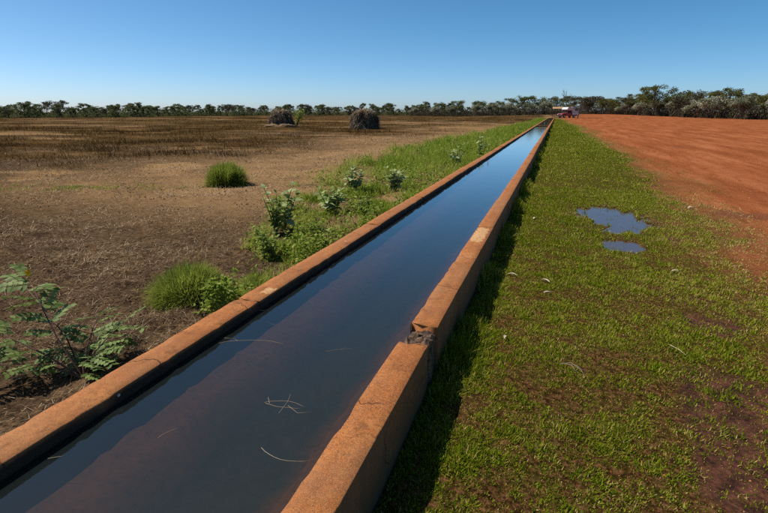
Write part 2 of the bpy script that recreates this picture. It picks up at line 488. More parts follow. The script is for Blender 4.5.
# ------------------------------------------------------------------ concrete trough
def make_concrete():
    t = NT('stained_concrete')
    p = t.pos()
    oi = t.n('ShaderNodeObjectInfo').outputs['Random']
    a = t.noise(p, 3.2, 7, 0.68)
    b = t.noise(p, 45, 5, 0.7)
    g = t.noise(p, 260, 2, 0.6)
    c = t.ramp(a, [(0.32, (0.18, 0.052, 0.012)), (0.47, (0.265, 0.079, 0.016)), (0.56, (0.305, 0.100, 0.023)), (0.68, (0.37, 0.145, 0.042))])
    c = t.mix(t.ramp(b, [(0.48, 0.0), (0.58, 0.8)]), c, (0.15, 0.050, 0.016))
    c = t.mix(t.ramp(g, [(0.50, 0.0), (0.62, 0.75)]), c, (0.48, 0.22, 0.085))
    c = t.mix(t.math('MULTIPLY', oi, 0.35), c, (0.31, 0.118, 0.038))
    c = t.mix(t.ramp(t.noise(p, 0.9, 6, 0.7), [(0.45, 0.0), (0.66, 0.5)]), c, (0.25, 0.13, 0.062))
    c = t.mix(t.ramp(t.noise(p, 7.5, 7, 0.75), [(0.55, 0.0), (0.63, 0.6)]), c, (0.13, 0.046, 0.016))
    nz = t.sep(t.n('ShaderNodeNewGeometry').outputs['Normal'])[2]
    # faces: algae and mud splash low down, rain streaks
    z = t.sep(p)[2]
    low = t.ramp(t.math('ADD', z, t.math('MULTIPLY', t.math('SUBTRACT', a, 0.5), 0.25)), [(0.0, 0.85), (0.20, 0.25), (0.30, 0.0)])
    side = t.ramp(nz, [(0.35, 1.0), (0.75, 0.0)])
    streak = t.noise(t.mapping(p, (14, 14, 1.2)), 1.0, 5, 0.6)
    c = t.mix(t.math('MULTIPLY', side, t.ramp(streak, [(0.4, 0.15), (0.65, 0.75)])), c, (0.17, 0.085, 0.042))
    c = t.mix(t.math('MULTIPLY', side, low), c, (0.075, 0.048, 0.026))
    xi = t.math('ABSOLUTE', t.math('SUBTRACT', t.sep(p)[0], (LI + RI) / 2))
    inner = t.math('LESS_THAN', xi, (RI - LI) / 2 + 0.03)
    slime_shade = t.ramp(t.math('ADD', z, t.math('MULTIPLY', t.math('SUBTRACT', b, 0.5), 0.03)), [(0.318, 1.0), (0.340, 0.35)])
    c = t.mix(t.math('MULTIPLY', t.math('MULTIPLY', side, inner), slime_shade), c, (0.022, 0.015, 0.010))  # inner faces: wet slime, with their shade darkened into the colour
    # pale droppings and lichen
    v = t.voronoi(p, 4.2)
    c = t.mix(t.ramp(t.math('ADD', v, t.math('MULTIPLY', b, 0.06)), [(0.055, 0.8), (0.075, 0.0)]), c, (0.55, 0.47, 0.38))
    # hair cracks across the wall
    y = t.sep(p)[1]
    wob = t.math('MULTIPLY', t.math('SUBTRACT', t.noise(t.mapping(p, (3.0, 0.12, 3.0)), 1.6, 3, 0.5), 0.5), 0.55)
    ph = t.math('FRACT', t.math('ADD', t.math('MULTIPLY', t.math('ADD', y, wob), 1.15), 0.42))
    cr = t.ramp(t.math('ABSOLUTE', t.math('SUBTRACT', ph, 0.5)), [(0.0, 1.0), (0.0022, 1.0), (0.006, 0.0)])
    crm = t.math('MULTIPLY', cr, t.ramp(t.noise(p, 1.9, 2), [(0.44, 0.0), (0.52, 1.0)]))
    c = t.mix(t.math('MULTIPLY', crm, 0.9), c, (0.03, 0.016, 0.01))
    # render worn to a pale layer at two spots
    x = t.sep(p)[0]
    def spot(ax, ay, rx, ry):
        q = t.math('ADD', t.math('POWER', t.math('DIVIDE', t.math('ABSOLUTE', t.math('SUBTRACT', x, ax)), rx), 4.0), t.math('POWER', t.math('DIVIDE', t.math('ABSOLUTE', t.math('SUBTRACT', y, ay)), ry), 4.0))
        return t.ramp(t.math('ADD', q, t.math('MULTIPLY', t.math('SUBTRACT', t.noise(p, 17, 5, 0.65), 0.5), 3.6)), [(0.45, 1.0), (0.62, 0.0)])
    worn = t.math('MAXIMUM', spot(-0.715, 5.42, 0.085, 0.40), spot(-2.03, 3.06, 0.05, 0.085))
    worn = t.math('MULTIPLY', worn, t.ramp(nz, [(0.6, 0.0), (0.8, 1.0)]))
    c = t.mix(worn, c, t.ramp(b, [(0.40, (0.36, 0.17, 0.06)), (0.62, (0.50, 0.32, 0.16))]))
    h = t.math('SUBTRACT', t.math('ADD', t.math('MULTIPLY', b, 0.7), t.math('MULTIPLY', g, 0.35)), t.math('MULTIPLY', crm, 1.5))
    return t.done(t.bsdf(c, 0.9, 0.2, t.bump(h, 0.5, 0.006)))
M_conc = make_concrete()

def make_broken():
    t = NT('broken_concrete')
    p = t.pos()
    a = t.noise(p, 22, 6, 0.75)
    c = t.ramp(a, [(0.38, (0.022, 0.015, 0.011)), (0.50, (0.095, 0.058, 0.036)), (0.64, (0.27, 0.145, 0.070))])
    return t.done(t.bsdf(c, 0.9, 0.3, t.bump(a, 0.8, 0.02)))
M_broken = make_broken()

def block_mesh(x0, x1, y0, y1, zt, seed, seg=0.12, chip=1.0, rag=(0.006, 0.006), zb=-0.06):
    """a wall block: chamfered section swept along Y with worn, chipped edges and ragged ends"""
    n = max(4, int((y1 - y0) / seg))
    sec = [(x0, zb), (x0, zt * 0.5), (x0, zt - 0.005), (x0 + 0.004, zt), ((x0 * 2 + x1) / 3, zt), ((x0 + 2 * x1) / 3, zt), (x1 - 0.004, zt), (x1, zt - 0.005), (x1, zt * 0.5), (x1, zb)]
    ns = len(sec)
    sec = np.array(sec)
    ys = np.linspace(y0, y1, n + 1)
    V = np.zeros((n + 1, ns, 3))
    V[:, :, 0] = sec[None, :, 0]; V[:, :, 2] = sec[None, :, 1]; V[:, :, 1] = ys[:, None]
    for side, cols, sg in ((0, (2, 3), 1), (1, (6, 7), -1)):
        nn = fbm(ys * 3.1 + seed * 7.7, np.full(n + 1, seed + side * 5.0), seed + side, 4, 0.6)
        c = (np.clip(nn - 0.62, 0, 1) * 0.05 + np.clip(vnoise(ys * 13 + seed, np.full(n + 1, 2.0 * side + seed), 5) - 0.70, 0, 1) * 0.06) * chip
        V[:, cols[0], 0] += sg * c * (0.6 if side == 0 else 1.0); V[:, cols[1], 2] -= c * (0.3 if side == 0 else 0.8)
        V[:, cols[1], 0] += sg * c * 0.4
        V[:, cols[0], 2] -= c * 0.8
    V[:, :, 0] += ((fbm(ys * 1.1, np.full(n + 1, 3.0 * seed), 90, 3) - 0.5) * 0.008)[:, None]
    V[:, 2:8, 2] += ((fbm(ys * 1.7, np.full(n + 1, 3.0 * seed + 1), 91, 3) - 0.5) * 0.006)[:, None]
    for e, row in ((0, 0), (1, n)):
        r = np.random.default_rng(seed * 2 + e)
        V[row, :, 1] += r.normal(0, rag[e], ns)
        V[row, 2:8, 2] -= np.abs(r.normal(0, rag[e] * 0.7, 6))
    P = V.reshape(-1, 3)
    i, j = np.meshgrid(np.arange(ns - 1), np.arange(n))
    k = (j * ns + i).ravel()
    q = np.stack([k, k + ns, k + ns + 1, k + 1], 1)
    me = np_mesh('wall_block', P, [q, np.arange(ns)[None, :], (np.arange(ns)[::-1] + n * ns)[None, :]])
    return me

trough = tag(empty('water_trough', (-1.39, 0, 0)), 'long straight orange stained concrete water trough running to the vehicle', 'trough')
trough_off = Vector((1.39, 0, 0))
def tpart(name, me, mat):
    return obj(name, me, mat, trough, trough_off)

right_joints = [-2.6, 2.59, None, 2.84, 5.83, 7.82, 10.7, 13.9, 17.2, None, 17.55, 20.4, 23.4, 26.4, 29.3, 32.4]
left_joints = [-2.6, 2.84, 5.55, 7.7, 10.15, 12.45, 14.9, 17.6, 20.6, 23.5, 26.5, 29.6, 32.4]
y = 32.4
while y < YEND - 0.2:
    y = min(y + 3.0, YEND); right_joints.append(y); left_joints.append(y)
def build_wall(joints, xa, xb, sd):
    prev = None
    for k, jv in enumerate(joints):
        if jv is None: prev = None; continue
        if prev is not None:
            rr = np.random.default_rng(sd + k)
            near = prev < 20
            off = rr.normal(0, 0.003); dz = rr.normal(0, 0.004)
            rg0 = 0.007 if near else 0.004; rg1 = 0.007 if near else 0.004
            me = block_mesh(xa + off, xb + off, prev + 0.006, jv - 0.006, ZT + dz, sd + k, 0.05 if prev < 8 else (0.15 if near else 0.6), 1.0, (rg0, rg1))
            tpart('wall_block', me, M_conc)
        prev = jv
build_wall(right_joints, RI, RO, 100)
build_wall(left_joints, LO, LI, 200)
# end wall closing the trough
bm = bmesh.new()
bmesh.ops.create_cube(bm, size=1.0, matrix=Matrix.Translation(((LO + RO) / 2, YEND + 0.11, 0.145)) @ Matrix.Diagonal((RO - LO + 0.02, 0.2, 0.41, 1)))
bmesh.ops.bevel(bm, geom=bm.edges[:], offset=0.012, segments=1, affect='EDGES')
tpart('end_wall', from_bm('end_wall', bm), M_conc)
for yy in (55.0, 88.0):
    bm = bmesh.new()
    bmesh.ops.create_cube(bm, size=1.0, matrix=Matrix.Translation(((LI + RI) / 2, yy, 0.302)) @ Matrix.Diagonal((RI - LI - 0.012, 0.16, 0.076, 1)))
    bmesh.ops.bevel(bm, geom=bm.edges[:], offset=0.01, segments=1, affect='EDGES')
    tpart('cross_bar', from_bm('cross_bar', bm), M_conc)

# the broken joints: crumbled stone between two blocks
def rubble(xa, xb, ya, yb, zt, seed, mat):
    bm = bmesh.new()
    r = random.Random(seed)
    nxs, nys = 9, max(5, int((yb - ya) / 0.03))
    grid = {}
    for j in range(nys + 1):
        for i in range(nxs + 1):
            u, v = i / nxs, j / nys
            x = xa + (xb - xa) * u; yv = ya + (yb - ya) * v
            h = zt + (float(fbm(x * 16, yv * 16, seed, 3, 0.6)) - 0.5) * 0.11 - 0.03 * (1 - u)
            if i in (0, nxs): h -= 0.02
            grid[i, j] = bm.verts.new((x + r.uniform(-.008, .008), yv + r.uniform(-.008, .008) * (0 < j < nys), h))
    for j in range(nys):
        for i in range(nxs):
            bm.faces.new((grid[i, j], grid[i + 1, j], grid[i + 1, j + 1], grid[i, j + 1]))
    edge = [e for e in bm.edges if e.is_boundary]
    ex = bmesh.ops.extrude_edge_only(bm, edges=edge)
    for v in [g for g in ex['geom'] if isinstance(g, bmesh.types.BMVert)]: v.co.z = -0.05
    return from_bm('rubble', bm)
o = tpart('broken_joint', rubble(RI + 0.004, RO - 0.012, 2.575, 2.858, 0.318, 7, M_broken), M_broken)
o['label'] = 'crumbled dark broken joint in the near right wall'
o = tpart('broken_joint', rubble(RI + 0.004, RO - 0.010, 17.19, 17.56, 0.275, 9, M_broken), M_broken)
# trough bed
def make_bed_mat():
    t = NT('trough_bed')
    p = t.pos(); x = t.sep(p)[0]
    a = t.noise(p, 3.5, 6, 0.65); b = t.noise(p, 26, 5, 0.65)
    xm = t.math('ADD', x, t.math('MULTIPLY', t.math('SUBTRACT', a, 0.5), 0.22))
    rust = t.ramp(t.math('ADD', xm, 2.0), [(0.0, (0.16, 0.066, 0.026)), (0.27, (0.22, 0.096, 0.036)), (0.40, (0.12, 0.066, 0.034)), (0.52, (0.060, 0.056, 0.038)), (0.90, (0.056, 0.056, 0.040)), (1.04, (0.14, 0.060, 0.024)), (1.2, (0.19, 0.080, 0.03))])
    c = t.mix(t.ramp(b, [(0.45, 0.0), (0.75, 0.6)]), rust, (0.03, 0.026, 0.02))
    c = t.mix(t.ramp(a, [(0.55, 0.0), (0.75, 0.4)]), c, (0.12, 0.062, 0.034))
    return t.done(t.bsdf(c, 0.95, 0.1))
prof = [(LI - 0.01, 0.20), (-1.86, 0.165), (-1.66, 0.115), (-1.48, 0.03), (-1.40, 0.018), (-1.10, 0.018), (-1.02, 0.03), (-0.92, 0.10), (RI + 0.01, 0.16)]
ys = np.concatenate([np.arange(-2.6, 12, 0.1), np.arange(12, YEND + 0.05, 1.0)])
V = np.array([[(px, yv, pz) for (px, pz) in prof] for yv in ys])
V[:, 1:-1, 2] += (fbm(V[:, 1:-1, 0] * 5, V[:, 1:-1, 1] * 5, 95, 4) - 0.5) * 0.015
npf = len(prof)
i, j = np.meshgrid(np.arange(npf - 1), np.arange(len(ys) - 1)); kk = (j * npf + i).ravel()
tpart('trough_bed', np_mesh('trough_bed', V.reshape(-1, 3), [np.stack([kk, kk + 1, kk + npf + 1, kk + npf], 1)], None, True), make_bed_mat())

# water
def make_water(name, tint, ripple=0.035, murk=(0.020, 0.029, 0.029), murk_f=0.36, gain=1.5):
    t = NT(name)
    p = t.pos()
    n1 = t.noise(t.mapping(p, (1.0, 0.35, 1)), 5, 4, 0.6)
    n2 = t.noise(p, 28, 3, 0.6)
    nb = t.bump(t.math('ADD', n1, t.math('MULTIPLY', n2, 0.25)), ripple, 0.05)
    tr = t.n('ShaderNodeBsdfTransparent'); tr.inputs[0].default_value = (*tint, 1)
    df = t.n('ShaderNodeBsdfDiffuse'); df.inputs[0].default_value = (*murk, 1)
    m1 = t.n('ShaderNodeMixShader'); m1.inputs[0].default_value = murk_f
    t.l(tr.outputs[0], m1.inputs[1]); t.l(df.outputs[0], m1.inputs[2])
    gl = t.n('ShaderNodeBsdfGlossy'); gl.inputs['Roughness'].default_value = 0.008
    gl.inputs['Color'].default_value = (0.95, 0.95, 0.95, 1)
    t.l(nb, gl.inputs['Normal'])
    fr = t.n('ShaderNodeFresnel'); fr.inputs['IOR'].default_value = 1.40; t.l(nb, fr.inputs['Normal'])
    m2 = t.n('ShaderNodeMixShader'); t.l(t.math('MULTIPLY', fr.outputs[0], gain, True), m2.inputs[0])
    t.l(m1.outputs[0], m2.inputs[1]); t.l(gl.outputs[0], m2.inputs[2])
    return t.done(m2.outputs[0])
M_water = make_water('trough_water', (0.70, 0.68, 0.60))
ysw = np.array([-2.6, 0, 5, 20, 60, YEND + 0.02])
V = np.array([[(LI - 0.006, yv, ZW), (RI + 0.006, yv, ZW)] for yv in ysw]).reshape(-1, 3)
kk = np.arange(len(ysw) - 1) * 2
water = tag(obj('water', np_mesh('water', V, [np.stack([kk, kk + 1, kk + 3, kk + 2], 1)]), M_water), kind='structure')
V = np.array([(-0.1, 5.6, -0.021), (2.2, 5.6, -0.021), (2.2, 10.9, -0.021), (-0.1, 10.9, -0.021)])
puddle = tag(obj('puddle', np_mesh('puddle', V, [np.array([[0, 1, 2, 3]])]), make_water('puddle_water', (0.5, 0.42, 0.36), 0.06, (0.14, 0.12, 0.13), 0.45, 1.0)), kind='structure')

# ------------------------------------------------------------------ grass and litter (stuff)
M_lawn = leaf_mat('creeping_grass', [(0.0, (0.045, 0.075, 0.002)), (0.35, (0.130, 0.178, 0.004)), (0.7, (0.270, 0.290, 0.014)), (0.84, (0.34, 0.27, 0.05)), (1.0, (0.50, 0.36, 0.16))], 0.35)
def lawn_patch(N, ya, yb, xmax, hs, ws):
    yy = np.exp(rng.uniform(np.log(ya + 0.9), np.log(yb + 0.9), N)) - 0.9
    xx = rng.uniform(RO - 0.02, xmax, N)
    cover = zone_lawn(xx, yy)
    patch = fbm(xx * 2.4, yy * 2.4, 33, 4, 0.65)
    thin = fbm(xx * 0.55 + 4, yy * 0.5, 34, 3)
    tuft = fbm(xx * 8.5, yy * 8.5, 38, 3, 0.6)
    dens = cover * (1 - 0.62 * zone_mud(xx, yy)) * (0.82 + 0.18 * ss(0.36, 0.50, patch)) * (0.72 + 0.28 * ss(0.40, 0.54, tuft)) * (1 - 0.45 * zone_puddle(xx, yy, 0.2) - 0.3 * zone_puddle(xx, yy)) * (0.85 + 0.15 * ss(0.3, 0.55, thin))
    keep = rng.random(N) < dens
    xx, yy, cover, patch, tuft = xx[keep], yy[keep], cover[keep], patch[keep], tuft[keep]
    n = len(xx); d = np.hypot(xx, yy)
    lod = np.minimum(1 + np.clip(d - 3, 0, None) / 6, 10)
    wallside = ss(0.35, 0.0, xx - RO) * ss(1.8, 4, yy) * ss(0.35, 0.6, fbm(xx * 2, yy * 1.2, 37, 3))
    h = hs * rng.uniform(0.010, 0.030, n) * (0.75 + 0.5 * ss(0.4, 0.7, patch)) * (0.65 + 0.7 * ss(0.42, 0.7, tuft)) * np.sqrt(lod) + wallside * rng.uniform(0.02, 0.24, n)
    h *= 0.6 + 0.4 * cover
    w = ws * rng.uniform(0.0040, 0.0095, n) * lod
    tv = np.clip(rng.normal(0.42, 0.24, n) + (1 - cover) * 0.5 + (fbm(xx * 0.7, yy * 0.4, 35, 3) - 0.5) * 0.5, 0, 1)
    dry = rng.random(n) < 0.09 + 0.14 * (fbm(xx * 3, yy * 3, 36, 3) > 0.55)
    tv[dry] = rng.uniform(0.75, 1.0, dry.sum())
    return np.stack([xx, yy, gz(xx, yy) - 0.003], 1), h, w, rng.uniform(0.15, 1.02, n) * (1 - 0.6 * wallside), tv
parts = [lawn_patch(800000, 0.2, 12, 3.3, 1.0, 0.85), lawn_patch(190000, 11, 131, 3.9, 0.9, 1.0)]
B, h, w, ln, tv = [np.concatenate([p[k] for p in parts]) for k in range(5)]
me = blades('lawn_grass', B, h, w, rng.uniform(0, 2 * np.pi, len(h)), ln, 0.4, tv, 1)
tag(obj('lawn_grass', me, M_lawn), 'short creeping green grass on the damp strip beside the right wall', 'grass', kind='stuff')

# straw and litter over the bare field
M_straw = leaf_mat('dry_straw', [(0.0, (0.050, 0.032, 0.019)), (0.45, (0.115, 0.070, 0.037)), (0.8, (0.25, 0.160, 0.085)), (1.0, (0.52, 0.39, 0.25))], 0.1, 0.8)
N = 400000
dd = np.exp(rng.uniform(np.log(2.2), np.log(42), N)); aa = rng.uniform(R(2), R(92), N)
xx, yy = -np.sin(aa) * dd, np.cos(aa) * dd
keep = (xx < LO - 0.01) & (rng.random(N) < (0.12 + 0.88 * ss(0.40, 0.58, fbm(xx * 1.2, yy * 1.2, 81, 5, 0.65))) * (1 - 0.7 * zone_verge(xx, yy)) * (1 - 0.8 * zone_brown(xx, yy)))
xx, yy, dd = xx[keep], yy[keep], dd[keep]; n = len(xx)
lod = 1 + np.clip(dd - 3, 0, None) / 6
me = blades('dry_litter', np.stack([xx, yy, gz(xx, yy) + rng.uniform(0, 0.02, n)], 1), rng.uniform(0.02, 0.08, n) * np.sqrt(lod), rng.uniform(0.0015, 0.0036, n) * lod,
            rng.uniform(0, 2 * np.pi, n), np.clip(rng.normal(1.25, 0.3, n), 0.3, 1.65), 0.15, np.clip(rng.normal(0.55, 0.3, n) + (fbm(xx * 0.8, yy * 0.8, 82, 3) - 0.5) * 0.6 + 0.25 * zone_gold(xx, yy), 0, 1), 1)
tag(obj('dry_litter', me, M_straw), 'dry straw litter strewn over the bare brown field', 'straw', kind='stuff')

# clods and pebbles on the yard and the field
def clods(name, label, X, Y, size, tintlo, tinthi, mat):
    n = len(X)
    oct_v = np.array([(1, 0, 0), (-1, 0, 0), (0, 1, 0), (0, -1, 0), (0, 0, 0.75), (0, 0, -0.6)], float)
    oct_f = np.array([(0, 2, 4), (2, 1, 4), (1, 3, 4), (3, 0, 4)])
    P = np.stack([X, Y, gz(X, Y)], 1)
    V = P[:, None, :] + oct_v[None] * size[:, None, None] * rng.uniform(0.55, 1.3, (n, 6, 1))
    F = (oct_f[None] + 6 * np.arange(n)[:, None, None]).reshape(-1, 3)
    return tag(obj(name, np_mesh(name, V.reshape(-1, 3), [F], {'tint': np.repeat(rng.uniform(tintlo, tinthi, n), 6)}), mat), label, 'clods', kind='stuff')
N = 26000
yy = np.exp(rng.uniform(np.log(3.0), np.log(30), N)) - 1.0; xx = rng.uniform(0.4, 12, N)
keep = rng.random(N) < zone_yard(xx, yy) * ss(0.45, 0.6, fbm(xx * 0.9, yy * 0.6, 85, 4)) ; xx, yy = xx[keep], yy[keep]
M_clod = leaf_mat('red_clod', [(0.0, (0.10, 0.030, 0.010)), (0.6, (0.24, 0.075, 0.024)), (1.0, (0.36, 0.14, 0.06))], 0.0, 0.95)
clods('yard_clods', 'small red clods and pebbles strewn over the red yard', xx, yy, rng.uniform(0.003, 0.010, len(xx)) * (1 + np.hypot(xx, yy) / 16), 0, 1, M_clod)
N = 60000
dd = np.exp(rng.uniform(np.log(2.2), np.log(34), N)); aa = rng.uniform(R(4), R(92), N); xx, yy = -np.sin(aa) * dd, np.cos(aa) * dd
keep = (xx < LO - 0.02) & (rng.random(N) < ss(0.42, 0.6, fbm(xx * 0.9, yy * 1.3, 86, 4)) * (1 - zone_verge(xx, yy))); xx, yy = xx[keep], yy[keep]
M_fclod = leaf_mat('field_clod', [(0.0, (0.022, 0.014, 0.009)), (0.6, (0.075, 0.046, 0.027)), (1.0, (0.16, 0.10, 0.058))], 0.0, 0.95)
clods('field_clods', 'dark crumbs of earth scattered over the bare brown field', xx, yy, rng.uniform(0.004, 0.014, len(xx)) * (1 + np.hypot(xx, yy) / 14), 0, 1, M_fclod)

# green verge along the left wall
M_verge = leaf_mat('verge_grass', [(0.0, (0.085, 0.135, 0.010)), (0.5, (0.210, 0.285, 0.026)), (0.82, (0.33, 0.37, 0.06)), (1.0, (0.44, 0.34, 0.13))], 0.5)
N = 330000
yy = np.exp(rng.uniform(np.log(2.6), np.log(131), N)) - 0.8
xx = LO - 0.01 - rng.uniform(0, 1, N) ** 1.15 * (verge_width(yy) * 1.45 + 0.05)
zv_ = zone_verge(xx, yy)
tus = fbm(xx * 2.6, yy * 2.2, 44, 3, 0.55)
keep = rng.random(N) < zv_ * (0.06 + 0.94 * ss(0.44, 0.58, tus))
xx, yy, zv_, tus = xx[keep], yy[keep], zv_[keep], tus[keep]; n = len(xx)
d = np.hypot(xx, yy); lod = np.minimum(1 + np.clip(d - 4, 0, None) / 8, 8)
far = ss(7, 16, yy)
h = (rng.uniform(0.06, 0.16, n) + far * rng.uniform(0.05, 0.26, n)) * (0.45 + 0.9 * ss(0.42, 0.7, tus))
tv = np.clip(rng.normal(0.5, 0.22, n) + (1 - zv_) * 0.4 + (fbm(xx * 0.9, yy * 0.5, 45, 3) - 0.5) * 0.6, 0, 1)
me = blades('verge_grass', np.stack([xx, yy, gz(xx, yy) - 0.005], 1), h, rng.uniform(0.003, 0.006, n) * lod, rng.uniform(0, 2 * np.pi, n), rng.uniform(0.1, 0.8, n), 0.9, tv, 2)
tag(obj('verge_grass', me, M_verge), 'green tufted grass growing along the left wall', 'grass', kind='stuff')

# brown dead grass across the far field
M_brown = leaf_mat('dead_grass', [(0.0, (0.018, 0.010, 0.003)), (0.4, (0.055, 0.031, 0.009)), (0.75, (0.120, 0.068, 0.020)), (0.93, (0.36, 0.22, 0.085)), (1.0, (0.055, 0.058, 0.012))], 0.25, 0.8)
N = 420000
dd = np.exp(rng.uniform(np.log(17), np.log(240), N)); aa = rng.uniform(R(0.5), R(80), N)
xx, yy = -np.sin(aa) * dd, np.cos(aa) * dd
zb_ = zone_brown(xx, yy)
cl = fbm(xx * 0.45, yy * 0.45, 58, 4, 0.6)
keep = rng.random(N) < zb_ * (0.3 + 0.7 * ss(0.40, 0.62, cl))
xx, yy, dd, cl = xx[keep], yy[keep], dd[keep], cl[keep]; n = len(xx)
lod = np.minimum(1 + dd / 12, 14)
h = rng.uniform(0.06, 0.26, n) * (0.5 + 1.1 * ss(0.42, 0.72, cl))
tv = np.clip(rng.normal(0.45, 0.2, n) + (fbm(xx * 0.12, yy * 0.12, 59, 3) - 0.5) * 1.5 + 0.45 * zone_gold(xx, yy), 0, 0.95)
gr = rng.random(n) < 0.05; tv[gr] = 1.0
me = blades('dead_grass', np.stack([xx, yy, gz(xx, yy) - 0.01], 1), h, rng.uniform(0.004, 0.008, n) * lod, rng.uniform(0, 2 * np.pi, n), rng.uniform(0.2, 1.2, n), 0.4, tv, 1)
tag(obj('dead_grass', me, M_brown), 'brown dead grass covering the far field before the trees', 'grass', kind='stuff')

# small leafy herbs filling the verge
N = 60000
yy = np.exp(rng.uniform(np.log(3.6), np.log(32), N)) - 0.6
xx = LO - 0.02 - rng.uniform(0, 1, N) * (verge_width(yy) * 1.25)
hp = fbm(xx * 2.1 + 5, yy * 1.7, 48, 3, 0.6)
keep = rng.random(N) < ss(0.48, 0.62, hp) * zone_verge(xx, yy)
xx, yy, hp = xx[keep], yy[keep], hp[keep]; n = len(xx)
P = np.stack([xx, yy, gz(xx, yy) + rng.uniform(0.02, 1, n) ** 0.8 * (0.05 + 0.32 * ss(0.5, 0.72, hp))], 1)
a = rng.normal(0, 1, (n, 3)) * [1, 1, 0.6]; a /= np.linalg.norm(a, axis=1)[:, None]
b = np.cross(a, rng.normal(0, 0.5, (n, 3)) + [0, 0, 1]); b /= np.linalg.norm(b, axis=1)[:, None]
sz = rng.uniform(0.012, 0.028, n) * np.minimum(1 + np.hypot(xx, yy) / 25, 2)
a *= sz[:, None]; b *= (sz * 0.62)[:, None]
v = np.stack([P - a, P - a * 0.1 - b, P + a, P - a * 0.1 + b], 1).reshape(-1, 3); i = np.arange(n) * 4
M_herb = leaf_mat('herb_leaf', [(0.0, (0.090, 0.140, 0.014)), (0.5, (0.200, 0.260, 0.032)), (1.0, (0.36, 0.39, 0.10))], 0.45)
tag(obj('verge_herbs', np_mesh('verge_herbs', v, [np.stack([i, i + 1, i + 2, i + 3], 1)], {'tint': np.repeat(np.clip(rng.normal(0.5, 0.25, n), 0, 1), 4)}), M_herb), 'small leafy herbs mixed into the grass along the left wall', 'herbs', kind='stuff')

# thin green flush in the bare field
N = 5000
u, v = rng.normal(0, 1, N), rng.normal(0, 1, N)
xx = -11.2 + u * 1.5; yy = 8.0 + v * 0.28 + u * 0.42
keep = rng.random(N) < ss(0.42, 0.55, fbm(xx * 2, yy * 3, 83, 3)); xx, yy = xx[keep], yy[keep]; n = len(xx)
me = blades('green_flush', np.stack([xx, yy, gz(xx, yy)], 1), rng.uniform(0.03, 0.07, n), rng.uniform(0.008, 0.014, n), rng.uniform(0, 6.3, n), rng.uniform(0.2, 1.1, n), 0.4, rng.uniform(0.2, 0.6, n), 1)
tag(obj('green_flush', me, M_verge), 'thin streak of fresh green grass on the bare field at left', 'grass', kind='stuff')

# ------------------------------------------------------------------ fine leaved bushes
M_bush = leaf_mat('bush_leaves', [(0.0, (0.10, 0.145, 0.014)), (0.5, (0.215, 0.265, 0.036)), (1.0, (0.34, 0.36, 0.075))], 0.5)
M_stem = plain('weed_stem', (0.15, 0.16, 0.06), 0.8)
def fine_bush(loc, rad, hgt, nb, label, seed, green=0.0):
    r = np.random.default_rng(seed)
    e = tag(empty('fine_leaved_bush', (loc[0], loc[1], float(gz(loc[0], loc[1])))), label, 'bush')
    az = r.uniform(0, 2 * np.pi, nb); el = np.arccos(r.uniform(0.0, 1, nb))
    t = r.uniform(0.35, 0.92, nb) ** 0.7
    t = np.where(r.random(nb) < 0.06, t * 1.22, t)
    lump = 0.62 + 0.76 * fbm(np.cos(az) * 2.2 + 5, np.sin(az) * 2.2 + el * 1.6, seed, 3)
    px = np.cos(az) * np.sin(el) * rad * t * lump; py = np.sin(az) * np.sin(el) * rad * t * lump; pz = np.cos(el) * hgt * t * lump
    me = blades('foliage', np.stack([px, py, pz], 1), r.uniform(0.10, 0.22, nb) * rad * 1.6, r.uniform(0.0035, 0.0075, nb) * (rad / 0.35), az + r.normal(0, 0.6, nb), el * 0.85 + r.normal(0, 0.3, nb), 0.2,
                np.clip(r.normal(0.5, 0.22, nb) + green, 0, 1), 1)
    obj('foliage', me, M_bush, e)
    G = Geo()
    for k in range(26):
        a = r.uniform(0, 6.28); l = r.uniform(0.2, 1.2)
        p1 = Vector((math.cos(a) * math.sin(l) * rad, math.sin(a) * math.sin(l) * rad, math.cos(l) * hgt)) * 0.75
        G.tube([(0, 0, -0.02), p1 * 0.5 + Vector((0, 0, 0.03)), p1], [0.008, 0.005, 0.002], 4)
    obj('stem', G.mesh('stem'), M_stem, e)
fine_bush((-7.42, 9.75), 0.50, 0.46, 13000, 'round fine leaved green bush standing alone on the bare field', 1)
fine_bush((-3.12, 3.42), 0.34, 0.25, 10000, 'low bright green feathery bush near the left wall', 2, 0.12)
fine_bush((-2.62, 3.78), 0.20, 0.16, 2400, 'small green tuft crowding the left wall at its broken joint', 3, 0.1)
fine_bush((-4.62, 7.55), 0.24, 0.27, 2400, 'small dull green tuft behind the leafy weeds', 4, 0.2)

# ------------------------------------------------------------------ broad leaved weeds
M_calo = leaf_mat('grey_green_leaf', [(0.0, (0.125, 0.180, 0.035)), (0.5, (0.240, 0.300, 0.085)), (1.0, (0.40, 0.44, 0.21))], 0.3, 0.6, 0.2)
M_weed = leaf_mat('weed_leaf', [(0.0, (0.095, 0.140, 0.018)), (0.5, (0.190, 0.240, 0.034)), (1.0, (0.30, 0.34, 0.07))], 0.4, 0.6, 0.2)
leaf_vars = []
for k in range(4):
    G = Geo(); G.leaf((0, 0, 0), (1, 0, 0.0), (0, 0, 1), 1.0, 0.58 + 0.06 * k, 0.18 + 0.06 * k, 0.12 + 0.1 * k, tint=0.25 + 0.22 * k)
    leaf_vars.append(G.mesh('leaf'))
weed_vars = []
for k in range(4):
    G = Geo(); G.leaf((0, 0, 0), (1, 0, 0.0), (0, 0, 1), 1.0, 0.50 + 0.05 * k, 0.18, 0.15 + 0.1 * k, tint=0.2 + 0.22 * k)
    weed_vars.append(G.mesh('leaf'))
for m_ in leaf_vars: m_.materials.append(M_calo)
for m_ in weed_vars: m_.materials.append(M_weed)

